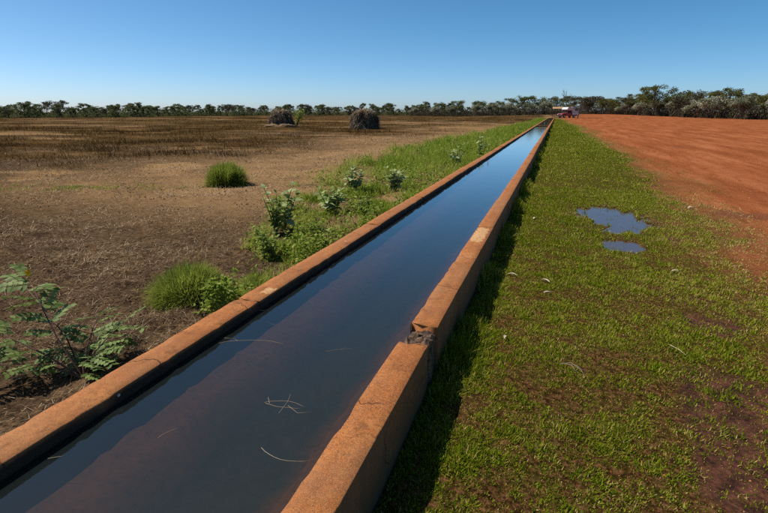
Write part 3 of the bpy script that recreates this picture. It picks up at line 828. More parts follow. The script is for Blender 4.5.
def stalk_path(a, lean, L, r, n=6):
    pts = [Vector((0, 0, -0.01))]; d = Vector((math.cos(a) * math.sin(lean), math.sin(a) * math.sin(lean), math.cos(lean)))
    for k in range(n):
        d = (d + Vector((r.uniform(-.12, .12), r.uniform(-.12, .12), 0.06))).normalized()
        pts.append(pts[-1] + d * (L / n))
    return pts

def place_leaf(mesh, parent, p, az, el, size, roll=0.0):
    o = obj('leaf', mesh, None, parent, p)
    o.rotation_euler = (roll, -el, az)
    o.scale = (size, size, size)
    return o

def broad_weed(loc, label, stems, height, leaf, seed, variants, name='broad_leaved_weed', spread=0.5, cat='weed', group=None, pairs=6):
    r = random.Random(seed)
    e = tag(empty(name, (loc[0], loc[1], float(gz(loc[0], loc[1])))), label, cat, group)
    G = Geo()
    for s in range(stems):
        a = 2 * math.pi * (s + r.uniform(-.3, .3)) / stems
        L = height * r.uniform(0.65, 1.1)
        pts = stalk_path(a, r.uniform(0.08, spread), L, r)
        G.tube(pts, [0.012 * height / 0.6 * (1 - 0.8 * k / len(pts)) for k in range(len(pts))], 5)
        base = r.uniform(0, 3.14)
        for k in range(pairs):
            t = 0.25 + 0.75 * k / (pairs - 1)
            f = t * (len(pts) - 1); i0 = min(int(f), len(pts) - 2)
            p = pts[i0].lerp(pts[i0 + 1], f - i0)
            for q in (0, 1):
                place_leaf(variants[r.randrange(4)], e, p, base + k * 1.57 + q * math.pi + r.uniform(-.4, .4), r.uniform(-0.1, 0.75) + 0.35 * (t > 0.9), leaf * r.uniform(0.7, 1.15) * (1.0 - 0.35 * (t > 0.9)), r.uniform(-.5, .5))
    obj('stem', G.mesh('stem'), M_stem, e)
    return e

G_W = 'broad leaved weeds along the left wall'
broad_weed((-3.62, 5.75), 'tall leafy green weed nearest the lone round bush', 9, 0.58, 0.10, 11, weed_vars, 'leafy_weed', 0.6, 'weed', G_W, 8)
broad_weed((-3.72, 6.15), 'pale leaved weed topping the tall leafy clump by the wall', 5, 0.66, 0.15, 12, leaf_vars, 'broad_leaved_weed', 0.5, 'weed', G_W, 6)
broad_weed((-3.12, 4.75), 'low spreading green weed between the feathery bush and the wall', 11, 0.36, 0.075, 13, weed_vars, 'leafy_weed', 0.95, 'weed', G_W, 7)
broad_weed((-2.80, 5.45), 'bushy green weed leaning against the left wall', 10, 0.38, 0.08, 14, weed_vars, 'leafy_weed', 0.9, 'weed', G_W, 7)
broad_weed((-3.55, 7.45), 'grey green broad leaved weed in the middle of the verge', 9, 0.50, 0.15, 15, leaf_vars, 'broad_leaved_weed', 0.9, 'weed', G_W, 6)
broad_weed((-2.85, 7.25), 'yellowish green leafy weed close to the wall beside the grey green one', 10, 0.42, 0.085, 16, weed_vars, 'leafy_weed', 0.8, 'weed', G_W, 7)
broad_weed((-4.05, 9.6), 'upright pale leaved weed at the edge of the verge grass', 6, 0.62, 0.16, 17, leaf_vars, 'broad_leaved_weed', 0.6, 'weed', G_W, 6)
broad_weed((-3.25, 10.1), 'spreading pale leaved weed amid verge grass', 8, 0.5, 0.17, 18, leaf_vars, 'broad_leaved_weed', 1.1, 'weed', G_W, 5)
broad_weed((-2.95, 15.7), 'large pale leaved weed overhanging the far left wall', 6, 0.75, 0.17, 19, leaf_vars, 'broad_leaved_weed', 0.7, 'weed', G_W, 5)
broad_weed((-2.62, 18.3), 'farthest pale leaved weed on the left wall', 5, 0.75, 0.17, 20, leaf_vars, 'broad_leaved_weed', 0.6, 'weed', G_W, 5)
broad_weed((-2.74, 3.08), 'tiny bright green seedling beside the left wall', 3, 0.12, 0.055, 21, weed_vars, 'seedling', 0.6, 'weed', None, 2)

# yellow flowered shrub with feathered leaves
M_pinn = leaf_mat('feather_leaf', [(0.0, (0.065, 0.105, 0.018)), (0.5, (0.120, 0.180, 0.036)), (1.0, (0.22, 0.28, 0.09))], 0.3, 0.6, 0.2)
pinnate = []
for v in range(3):
    G = Geo(); r = random.Random(40 + v)
    G.tube([(0, 0, 0), (0.5, 0, 0.03 - 0.02 * v), (1.0, 0, -0.10 - 0.06 * v)], [0.012, 0.009, 0.004], 4, 0.3)
    for k in range(6):
        t = 0.15 + 0.16 * k; z = 0.06 * t - (0.16 + 0.06 * v) * t * t
        for sg in (-1, 1):
            G.leaf((t, 0, z), (0.45, sg, -0.05 + r.uniform(-.2, .2)), (0, 0, 1), r.uniform(0.24, 0.34), 0.16, 0.15, 0.12, r.uniform(0.1, 1.0))
    m_ = G.mesh('leaf'); m_.materials.append(M_pinn); pinnate.append(m_)
def flower_shrub():
    loc = (-2.76, 1.98)
    e = tag(empty('yellow_flowered_shrub', (loc[0], loc[1], float(gz(*loc)))), 'sprawling shrub with feathered leaves and one yellow flower by the near left wall', 'shrub')
    G = Geo(); r = random.Random(4)
    ends = [((-0.50, 0.12, 0.60), 9, True), ((-0.62, -0.12, 0.32), 7, False), ((0.02, 0.32, 0.24), 8, False), ((-0.22, 0.36, 0.28), 7, False), ((-0.70, 0.20, 0.50), 6, False), ((-0.46, -0.24, 0.14), 6, False), ((0.06, 0.14, 0.14), 6, False)]
    for (en, nl, fl) in ends:
        nl = nl + 2
        en = Vector(en); side = Vector((r.uniform(-.04, .04), r.uniform(-.04, .04), 0.05))
        pts = [Vector((0, 0, -0.01)), en * 0.33 + side, en * 0.68 + side * 0.6, en]
        G.tube(pts, [0.007, 0.005, 0.004, 0.002], 5)
        for k in range(nl):
            t = 0.12 + 0.88 * k / (nl - 1); f = t * 3; i0 = min(int(f), 2)
            p = pts[i0].lerp(pts[i0 + 1], f - i0)
            a = math.atan2(en.y, en.x) + (1 if k % 2 else -1) * r.uniform(0.5, 1.4) * (1 if k < nl - 1 else 0.1)
            place_leaf(pinnate[r.randrange(3)], e, p, a, r.uniform(-0.15, 0.5), r.uniform(0.14, 0.20), r.uniform(-.6, .6))
        if fl:
            F = Geo()
            for q in range(9):
                a = q * 2.4
                F.leaf(en + Vector((0, 0, 0.012 * (q / 3))), (math.cos(a), math.sin(a), 1.2), (0, 0, 1), 0.032, 0.026, 0.3, -0.2, 0.5)
            t = NT('yellow_petal'); fm = t.done(t.bsdf((0.75, 0.50, 0.02), 0.5))
            o = obj('flower', F.mesh('flower'), fm, e); o['label'] = 'yellow flower at the tip of the tallest stem'
    obj('stem', G.mesh('stem'), plain('shrub_stem', (0.11, 0.06, 0.04), 0.8), e)
flower_shrub()

# ------------------------------------------------------------------ hay mounds
M_hay = leaf_mat('weathered_hay', [(0.0, (0.070, 0.055, 0.043)), (0.5, (0.19, 0.145, 0.10)), (1.0, (0.44, 0.32, 0.19))], 0.05, 0.9)
M_haycore = plain('hay_core', (0.040, 0.031, 0.025), 0.95, var=0.4)
M_spoil = plain('spoil', (0.16, 0.10, 0.055), 0.95, var=0.5, scale=3)
def hay_mound(loc, rx, ry, hgt, label, seed, n=9000):
    r = np.random.default_rng(seed)
    e = tag(empty('hay_mound', (loc[0], loc[1], float(gz(*loc))), R(18)), label, 'hay mound', 'hay mounds on the far field')
    def surf(az, el, s=1.0):
        lump = 0.50 + 0.95 * fbm(np.cos(az) * 1.9 + 3 * seed, np.sin(az) * 1.9 + el * 1.9, seed, 4, 0.6)
        ce = np.cos(el) ** 0.75
        return np.stack([np.cos(az) * ce * rx * lump, np.sin(az) * ce * ry * lump, np.sin(el) ** 0.85 * hgt * (0.7 + 0.3 * lump)], -1) * s
    A, E = np.meshgrid(np.linspace(0, 2 * np.pi, 33)[:-1], np.linspace(0.0, np.pi / 2, 13))
    P = surf(A, E, 0.95); P[0, :, 2] = -0.1
    q = []
    for j in range(12):
        for i in range(32):
            q.append((j * 32 + i, j * 32 + (i + 1) % 32, (j + 1) * 32 + (i + 1) % 32, (j + 1) * 32 + i))
    obj('core', np_mesh('core', P.reshape(-1, 3), [np.array(q)]), M_haycore, e)
    az = r.uniform(0, 2 * np.pi, n); el = np.arcsin(r.uniform(0, 1, n))
    P = surf(az, el, r.uniform(0.9, 1.03, n)[:, None])
    me = blades('straw', P, r.uniform(0.12, 0.5, n), r.uniform(0.02, 0.045, n), az + r.normal(0, 0.7, n), np.clip((np.pi / 2 - el * 0.5) + r.normal(0.5, 0.5, n), 0.1, 2.8), 0.4,
                np.clip(r.normal(0.36, 0.24, n) + 0.5 * ss(0.75, 1.3, el + r.normal(0, 0.15, n)), 0, 1), 1)  # straw tint rises towards the top, the sunlit crown painted in
    obj('straw', me, M_hay, e)
    return e
hay_mound((-30.9, 51.9), 1.42, 1.4, 1.95, 'dark upright weathered hay mound on a pale heap, left of the two', 5)
hay_mound((-19.0, 48.4), 1.48, 1.35, 1.95, 'wide domed grey hay mound with sunlit straw top, right of the two', 6)
# pale spoil under the left mound
r_ = np.random.default_rng(8)
A, E = np.meshgrid(np.linspace(0, 2 * np.pi, 41)[:-1], np.linspace(0, np.pi / 2, 8))
L_ = 0.45 + 1.1 * fbm(np.cos(A) * 2.5, np.sin(A) * 2.5 + E * 2, 12, 4, 0.65)
P = np.stack([np.cos(A) * np.cos(E) * 2.0 * L_, np.sin(A) * np.cos(E) * 1.6 * L_, np.sin(E) * 0.42 * L_ - 0.02], -1)
P[0, :, 2] = -0.2
q = [(j * 40 + i, j * 40 + (i + 1) % 40, (j + 1) * 40 + (i + 1) % 40, (j + 1) * 40 + i) for j in range(7) for i in range(40)]
o = obj('spoil_heap', np_mesh('spoil_heap', P.reshape(-1, 3), [np.array(q)], None, True), M_spoil, None, (-30.8, 51.2, float(gz(-30.8, 51.2))))
tag(o, 'low pale heap of earth under the left hay mound', 'earth heap')

# ------------------------------------------------------------------ trees
M_bark = plain('bark', (0.085, 0.062, 0.047), 0.9, var=0.4, scale=3)
M_olive = leaf_mat('olive_leaf', [(0.0, (0.050, 0.058, 0.018)), (0.5, (0.115, 0.122, 0.034)), (1.0, (0.20, 0.195, 0.062))], 0.3, 0.6)
M_dull = leaf_mat('dull_leaf', [(0.0, (0.040, 0.036, 0.022)), (0.5, (0.085, 0.075, 0.045)), (1.0, (0.15, 0.13, 0.08))], 0.2, 0.7)
M_pale = leaf_mat('pale_blossom', [(0.0, (0.080, 0.095, 0.045)), (0.4, (0.17, 0.185, 0.105)), (0.75, (0.27, 0.275, 0.185)), (1.0, (0.42, 0.41, 0.30))], 0.25, 0.7)
M_far = leaf_mat('far_leaf', [(0.0, (0.065, 0.080, 0.034)), (0.5, (0.130, 0.145, 0.060)), (1.0, (0.220, 0.220, 0.105))], 0.35, 0.7)
M_twig = plain('dead_twig', (0.10, 0.085, 0.075), 0.9, var=0.3)

def tree_meshes(kind, seed, H, spread, ncl, nleaf, leafsize):
    """returns trunk mesh, crown mesh; the tree is H high"""
    r = random.Random(seed); rn = np.random.default_rng(seed)
    G = Geo(); tips = []
    def branch(p, d, L, rad, depth):
        pts = [p]; dd = d.copy()
        for k in range(3):
            dd = (dd + Vector((r.uniform(-.25, .25), r.uniform(-.25, .25), r.uniform(-.02, .16)))).normalized()
            pts.append(pts[-1] + dd * (L / 3))
        G.tube(pts, [rad, rad * 0.85, rad * 0.7, rad * 0.5], 5)
        if depth == 0:
            tips.append(pts[-1]); return
        for q in range(r.choice((2, 3)) if depth > 1 or kind == 'bare' else 3):
            a = r.uniform(0, 6.28); tilt = r.uniform(0.35, 0.95)
            u = dd.orthogonal().normalized(); u.rotate(Matrix.Rotation(a, 3, dd))
            nd = (dd * math.cos(tilt) + u * math.sin(tilt)).normalized()
            branch(pts[-1 if q else -2], nd, L * r.uniform(0.55, 0.8), rad * (0.62 if kind == 'bare' else 0.5), depth - 1)
    stems = {'olive': r.choice((1, 2)), 'pale': 5, 'far': 1, 'bare': 1, 'dull': 2}[kind]
    for s in range(stems):
        a = r.uniform(0, 6.28); t = r.uniform(0.05, 0.25) if stems < 3 else r.uniform(0.2, 0.7)
        d = Vector((math.cos(a) * math.sin(t), math.sin(a) * math.sin(t), math.cos(t)))
        branch(Vector((0, 0, -0.15)), d, H * (0.42 if kind != 'pale' else 0.3), H * (0.030 if kind == 'bare' else (0.026 if kind != 'pale' else 0.012)), 4 if kind == 'bare' else 2)
    # fit the tips into the wanted height and spread
    tp = np.array([tuple(t) for t in tips])
    zmax = tp[:, 2].max() * (1.0 if kind == 'bare' else 1.12); rmax = max(np.hypot(tp[:, 0], tp[:, 1]).max() * 1.1, 0.1)
    sz, sr = H / zmax, spread / rmax
    V = np.array(G.v); V[:, 0] *= 1; 
    f = np.clip(V[:, 2] / zmax, 0, 1)
    V[:, 0] *= 1 + (sr - 1) * f; V[:, 1] *= 1 + (sr - 1) * f; V[:, 2] *= sz
    G.v = [tuple(v) for v in V]
    trunk = G.mesh('trunk')
    trunk.materials.append(M_twig if kind == 'bare' else M_bark)
    if kind == 'bare': return trunk, None
    f = np.clip(tp[:, 2] / zmax, 0, 1)
    tp[:, 0] *= 1 + (sr - 1) * f; tp[:, 1] *= 1 + (sr - 1) * f; tp[:, 2] *= sz
    cs = list(tp)
    zlow = {'olive': 0.40, 'dull': 0.35, 'pale': 0.06, 'far': 0.14}[kind]
    while len(cs) < ncl:
        a = rn.uniform(0, 6.28); rr = spread * math.sqrt(rn.uniform(0.0, 0.9)); u = rn.uniform(zlow, 0.92)
        prof = math.sqrt(max(0.05, 1 - ((u - (zlow + 0.9) / 2) / ((1.02 - zlow) / 2)) ** 2))
        cs.append(np.array([math.cos(a) * rr * prof, math.sin(a) * rr * prof, H * u]))
    cs = np.array(cs); cs = cs[rn.permutation(len(cs))][:ncl]
    per = nleaf // ncl
    allv, tints = [], []
    for c in cs:
        cr = spread * rn.uniform(0.20, 0.36)
        P = rn.normal(0, 1, (per, 3)); P /= np.linalg.norm(P, axis=1)[:, None]
        P *= (rn.uniform(0, 1, per) ** 0.5)[:, None] * np.array([cr, cr, cr * 0.62])
        P = P + c
        P[:, 2] = np.maximum(P[:, 2], 0.05)
        s = rn.uniform(0.6, 1.3, per) * leafsize
        a = rn.normal(0, 1, (per, 3)); a /= np.linalg.norm(a, axis=1)[:, None]
        b = np.cross(a, rn.normal(0, 1, (per, 3))); b /= np.linalg.norm(b, axis=1)[:, None]
        a *= s[:, None]; b *= (s * 0.55)[:, None]
        allv.append(np.stack([P - a, P - b * 0.9, P + a, P + b], 1).reshape(-1, 3))
        base = rn.uniform(0.15, 0.75) if kind != 'pale' else rn.uniform(0.2, 1.0)
        tints.append(np.repeat(np.clip(rn.normal(base, 0.16, per), 0, 1), 4))
    v = np.concatenate(allv); tt = np.concatenate(tints)
    n = len(v) // 4; i = np.arange(n) * 4
    crown = np_mesh('crown', v, [np.stack([i, i + 1, i + 2, i + 3], 1)], {'tint': tt})
    crown.materials.append({'olive': M_olive, 'dull': M_dull, 'pale': M_pale, 'far': M_far}[kind])
    return trunk, crown

LIB = {}
for kind, H, spread, ncl, nl, ls, nv in (('olive', 8.0, 4.2, 30, 3600, 0.17, 4), ('dull', 6.5, 3.6, 24, 2600, 0.16, 3), ('pale', 4.6, 3.0, 26, 3000, 0.15, 4), ('far', 6.0, 2.6, 30, 2700, 0.17, 6), ('bare', 7.0, 2.8, 0, 0, 0, 2)):
    LIB[kind] = [(H, tree_meshes(kind, 300 + 17 * v + len(kind) * 101, H, spread, ncl, nl, ls)) for v in range(nv)]
NAMES = {'olive': 'acacia_tree', 'dull': 'brown_scrub_tree', 'pale': 'silver_shrub', 'far': 'gum_tree', 'bare': 'bare_tree'}
CATS = {'olive': 'tree', 'dull': 'tree', 'pale': 'shrub', 'far': 'tree', 'bare': 'tree'}
def plant_tree(kind, x, y, h, label, group=None, v=0, rz=0.0, wide=1.0):
    H, (tr, cr) = LIB[kind][v % len(LIB[kind])]
    e = tag(empty(NAMES[kind], (x, y, float(gz(x, y)) - 0.02), rz), label, CATS[kind], group)
    s = h / H * 0.96
    e.scale = (s * wide, s * wide, s)
    obj('trunk', tr, None, e)
    if cr: obj('crown', cr, None, e)
    return e

def ordinal(k):
    return ['first', 'second', 'third', 'fourth', 'fifth', 'sixth', 'seventh', 'eighth', 'ninth', 'tenth', 'eleventh', 'twelfth', 'thirteenth', 'fourteenth', 'fifteenth', 'sixteenth', 'seventeenth', 'eighteenth', 'nineteenth', 'twentieth'][k]

# right hand tree belt: front row, listed from the right edge inwards (azimuth tangent, distance along Y, height)
def at_az(t, y): return (t * y, y)
front = [
    ('pale', 0.405, 118, 5.2), ('dull', 0.372, 124, 5.8), ('pale', 0.335, 128, 5.6), ('olive', 0.322, 140, 6.6), ('pale', 0.298, 136, 5.6),
    ('dull', 0.285, 140, 5.0), ('olive', 0.268, 152, 8.2), ('pale', 0.252, 144, 5.6), ('dull', 0.245, 156, 7.6), ('pale', 0.228, 150, 5.2),
    ('olive', 0.210, 166, 8.0), ('dull', 0.202, 160, 6.0), ('pale', 0.188, 164, 5.0), ('olive', 0.160, 176, 9.8), ('pale', 0.172, 182, 5.6),
    ('olive', 0.136, 190, 8.4), ('pale', 0.140, 184, 4.6), ('dull', 0.118, 200, 6.4), ('olive', 0.100, 210, 7.0), ('pale', 0.112, 205, 4.6),
    ('olive', 0.078, 222, 6.6), ('dull', 0.064, 226, 7.8), ('olive', 0.052, 232, 7.6), ('dull', 0.090, 216, 5.6)]
cnt = {'pale': 0, 'olive': 0, 'dull': 0}
LBL = {'pale': '%s silver leaved shrub from the right edge below the belt behind the red yard',
       'olive': '%s dark olive tree from the right edge in the belt behind the red yard',
       'dull': '%s brownish thin crowned tree from the right edge behind the red yard'}
for kind in ('pale', 'olive', 'dull'):
    rows = sorted([f for f in front if f[0] == kind], key=lambda f: -f[1])
    for k, (kd, t, y, h) in enumerate(rows):
        lab = LBL[kind] % ordinal(k)
        if kind == 'olive' and h == 9.8: lab = 'tallest dark spreading tree of the belt behind the red yard'
        x_, y_ = at_az(t, y)
        plant_tree(kind, x_, y_, h, lab, 'trees and shrubs of the belt behind the red yard', k, 1.7 * k, 1.15)
rr = random.Random(77)
second = []
for k in range(26):   # second row glimpsed between and above the first
    t = 0.045 + 0.40 * k / 26 + rr.uniform(-.006, .006)
    y = 250 - 280 * t + rr.uniform(12, 34)
    kd = rr.choice(('olive', 'olive', 'dull', 'far'))
    second.append((t, y, kd, rr.uniform(6.0, 8.4) * (0.85 + 0.9 * max(0, 0.22 - abs(t - 0.2))), rr.uniform(0, 6)))
cnt = {}
for k, (t, y, kd, h, a) in enumerate(sorted(second, reverse=True)):
    c_ = cnt.get(kd, 0); cnt[kd] = c_ + 1
    x_, y_ = at_az(t, y)
    plant_tree(kd, x_, y_, h, {'olive': '%s dark olive crown from the right edge rising behind the front trees', 'dull': '%s brownish crown from the right edge rising behind the front trees', 'far': '%s slender green crown from the right edge rising behind the front trees'}[kd] % ordinal(c_), 'second row of trees behind the red yard', k, a, 1.15)
x_, y_ = at_az(0.272, 158); plant_tree('bare', x_, y_, 8.8, 'leafless grey tree sticking out above the belt behind the red yard', None, 0, 0.5)
x_, y_ = at_az(0.012, 165); plant_tree('bare', x_, y_, 8.6, 'leafless pale tree rising behind the camper', None, 1, 0.5, 0.8)
x_, y_ = at_az(0.0355, 134); plant_tree('dull', x_, y_, 5.6, 'brownish shade tree standing right beside the parked camper', None, 1, 2.0, 1.15)

# middle belt beyond the far end of the trough and across the left field
mid = [('olive', -0.010, 200, 7.0), ('olive', 0.020, 205, 7.4), ('pale', -0.022, 190, 5.0), ('olive', -0.044, 205, 7.6), ('pale', -0.052, 188, 4.8), ('olive', -0.078, 205, 7.8), ('pale', -0.088, 190, 5.0), ('olive', -0.112, 208, 6.2), ('pale', -0.122, 192, 4.8),
       ('olive', -0.150, 210, 6.6), ('pale', -0.158, 196, 4.6), ('olive', -0.190, 214, 7.0), ('pale', -0.200, 200, 4.4), ('olive', -0.228, 220, 6.4), ('pale', -0.236, 204, 4.2), ('olive', -0.268, 224, 5.8), ('pale', -0.282, 208, 4.0)]
for kind, what in (('olive', '%s green crowned tree left of the camper in the belt past the trough'), ('pale', '%s silver green shrub left of the camper in the belt past the trough')):
    rows = sorted([f for f in mid if f[0] == kind], key=lambda f: -f[1])
    for k, (kd, t, y, h) in enumerate(rows):
        x_, y_ = at_az(t, y)
        plant_tree(kd, x_, y_, h, what % ordinal(k), 'trees and shrubs of the belt past the trough', k + 1, 2.1 * k, 1.25)

# far treeline across the left field: a row of small gums, every one its own tree
path = np.array([(-205, 70), (-150, 88), (-132, 112), (-138, 160), (-130, 200), (-100, 225), (-72, 238), (-40, 240), (-8, 246)], float)
seg = np.hypot(*np.diff(path, axis=0).T); cum = np.concatenate([[0], np.cumsum(seg)])
rr = random.Random(99)
# sample evenly by bearing so that the row reads evenly from the trough
tt = np.linspace(0, cum[-1], 4000); PX = np.interp(tt, cum, path[:, 0]); PY = np.interp(tt, cum, path[:, 1])
BE = np.degrees(np.arctan2(-PX, PY))
FARL = [('above the yellow flowered shrub', 46, 90), ('between flowered shrub and round bush', 40.5, 46), ('above the lone round bush', 36, 40.5), ('between round bush and left hay mound', 32.1, 36), ('behind the left hay mound', 29.3, 32.1), ('between the two hay mounds', 22.9, 29.3), ('behind the right hay mound', 19.9, 22.9), ('between right hay mound and trough', 0, 19.9)]
far_list = []
for row in range(3):
    nrow = (58, 52, 40)[row]
    for k in range(nrow):
        be = 3 + (66 - 3) * (k + rr.uniform(0.1, 0.9)) / nrow
        idx = int(np.argmin(np.abs(BE - be)))
        push = 1.0 + 0.055 * row + rr.uniform(-.02, .025)
        x_, y_ = PX[idx] * push, PY[idx] * push
        h = ((0.0145 + 0.0022 * row) * math.hypot(x_, y_) + 1.0) * rr.choice((0.75, 0.85, 0.9, 1.0, 1.05, 1.25))
        far_list.append([be, x_, y_, h, 'far' if rr.random() < 0.82 else 'dull', rr.randrange(5), rr.uniform(0, 6), rr.uniform(0.85, 1.4)])
for where, a0, b0 in FARL:
    inside = [f for f in far_list if a0 <= f[0] < b0]
    for kd, what in (('far', 'slim green gum'), ('dull', 'brownish thin crowned tree')):
        ks = sorted([f for f in inside if f[4] == kd], key=lambda f: f[3] / math.hypot(f[1], f[2]), reverse=True)
        for q, (be, x_, y_, h, kd_, v_, rz_, wd_) in enumerate(ks):
            lab = ('tallest ' if q == 0 and len(ks) > 1 else ('lower ' if len(ks) > 1 else '')) + what + ' of far treeline ' + where
            plant_tree(kd, x_, y_, h, lab, 'far treeline trees ' + where, v_, rz_, wd_)
# scrub at the feet of both belts, one low mass
def scrub(name, label, pts, n, hmax, size, mat, seed):
    r = np.random.default_rng(seed)
    pts = np.array(pts, float); sg = np.hypot(*np.diff(pts, axis=0).T); cm = np.concatenate([[0], np.cumsum(sg)])
    u = r.uniform(0, cm[-1], n); X = np.interp(u, cm, pts[:, 0]) ; Y = np.interp(u, cm, pts[:, 1])
    d = np.hypot(X, Y); push = 1 + r.uniform(0.0, 0.10, n); X, Y = X * push, Y * push
    lump = fbm(u * 0.22, push * 60, seed, 4, 0.6)
    Z = gz(X, Y) + r.uniform(0, 1, n) ** 1.3 * hmax * (0.5 + 1.0 * ss(0.3, 0.7, lump))
    P = np.stack([X, Y, Z], 1)
    a = r.normal(0, 1, (n, 3)); a /= np.linalg.norm(a, axis=1)[:, None]
    b = np.cross(a, r.normal(0, 1, (n, 3))); b /= np.linalg.norm(b, axis=1)[:, None]
    s = r.uniform(0.6, 1.4, n) * size
    a *= s[:, None]; b *= (s * 0.6)[:, None]
    v = np.stack([P - a, P - b, P + a, P + b], 1).reshape(-1, 3); i = np.arange(n) * 4
    me = np_mesh(name, v, [np.stack([i, i + 1, i + 2, i + 3], 1)], {'tint': np.repeat(np.clip(r.normal(0.4, 0.2, n) + (lump - 0.5), 0, 1), 4)})
    return tag(obj(name, me, mat), label, 'scrub', kind='stuff')
scrub('far_scrub', 'low dark scrub along the foot of the far treeline', [(a * 1.03, b * 1.03) for a, b in path], 90000, 2.3, 0.19, M_far, 3)
scrub('yard_scrub', 'low brown scrub at the foot of the belt behind the red yard', [at_az(t, y) for t, y in ((0.44, 116), (0.37, 126), (0.33, 134), (0.27, 150), (0.2, 170), (0.15, 190), (0.1, 214), (0.03, 236), (-0.03, 200), (-0.1, 204), (-0.2, 210), (-0.29, 222))], 60000, 2.8, 0.20, M_dull, 4)

# sapling behind the left hay mound
G = Geo(); r = random.Random(3)
sap = tag(empty('green_sapling', (-30.4, 54.6, float(gz(-30.4, 54.6)))), 'yellow green sapling leaning out behind the left hay mound', 'sapling')
C = Geo()
for s in range(7):
    a = r.uniform(-0.9, 0.9); pts = [Vector((0, 0, -0.05)), Vector((math.cos(a) * .35, math.sin(a) * .35, 0.9)), Vector((math.cos(a) * .8, math.sin(a) * .8, 1.5 + r.uniform(-.2, .5)))]
    G.tube(pts, [0.04, 0.025, 0.01], 5)
    for q in range(70):
        p = pts[1].lerp(pts[2], r.uniform(-0.2, 1.1)) + Vector((r.gauss(0, .22), r.gauss(0, .22), r.gauss(0, .2)))
        C.leaf(p, (r.gauss(0, 1), r.gauss(0, 1), r.gauss(0, .6)), (0, 0, 1), 0.17, 0.09, 0.2, 0.2, r.uniform(0.4, 1))
obj('trunk', G.mesh('trunk'), M_bark, sap); obj('crown', C.mesh('crown'), M_weed, sap)

# ------------------------------------------------------------------ parked camper truck
def prism(name, profile, y0, y1, bev=0.03):
    """side profile in x,z swept across y"""
    bm = bmesh.new()
    a = [bm.verts.new((x, y0, z)) for x, z in profile]; b = [bm.verts.new((x, y1, z)) for x, z in profile]
    bm.faces.new(a); bm.faces.new(b[::-1])
    n = len(profile)
    for k in range(n): bm.faces.new((a[k], b[k], b[(k + 1) % n], a[(k + 1) % n]))
    if bev: bmesh.ops.bevel(bm, geom=bm.edges[:], offset=bev, segments=2, affect='EDGES')
    return from_bm(name, bm)
def boxm(name, x0, x1, y0, y1, z0, z1, bev=0.01):
    return prism(name, [(x0, z0), (x1, z0), (x1, z1), (x0, z1)], y0, y1, bev)
def paint(name, c, rough=0.3):
    t = NT(name); f = t.noise(t.obj_co(), 4, 5, 0.6)
    return t.done(t.bsdf(t.mix(t.math('MULTIPLY', f, 0.35), c, (0.30, 0.16, 0.10)), t.math('ADD', t.math('MULTIPLY', f, 0.3), rough - 0.1), 0.5))
M_red = paint('red_paint', (0.36, 0.022, 0.028)); M_white = paint('white_shell', (0.78, 0.77, 0.76), 0.5)
t = NT('dark_glass'); M_glass = t.done(t.bsdf((0.02, 0.025, 0.03), 0.06, 0.6))
M_tyre = plain('rubber', (0.02, 0.02, 0.02), 0.85); M_rim = plain('rim_metal', (0.45, 0.45, 0.46), 0.35, 0.5, 0.8)
M_black = plain('black_plastic', (0.025, 0.025, 0.027), 0.6); M_lamp = plain('lamp_lens', (0.75, 0.75, 0.72), 0.15, 0.6)
M_tan = plain('tan_canvas', (0.36, 0.215, 0.10), 0.85); M_grey = plain('grey_canvas', (0.33, 0.31, 0.32), 0.85)
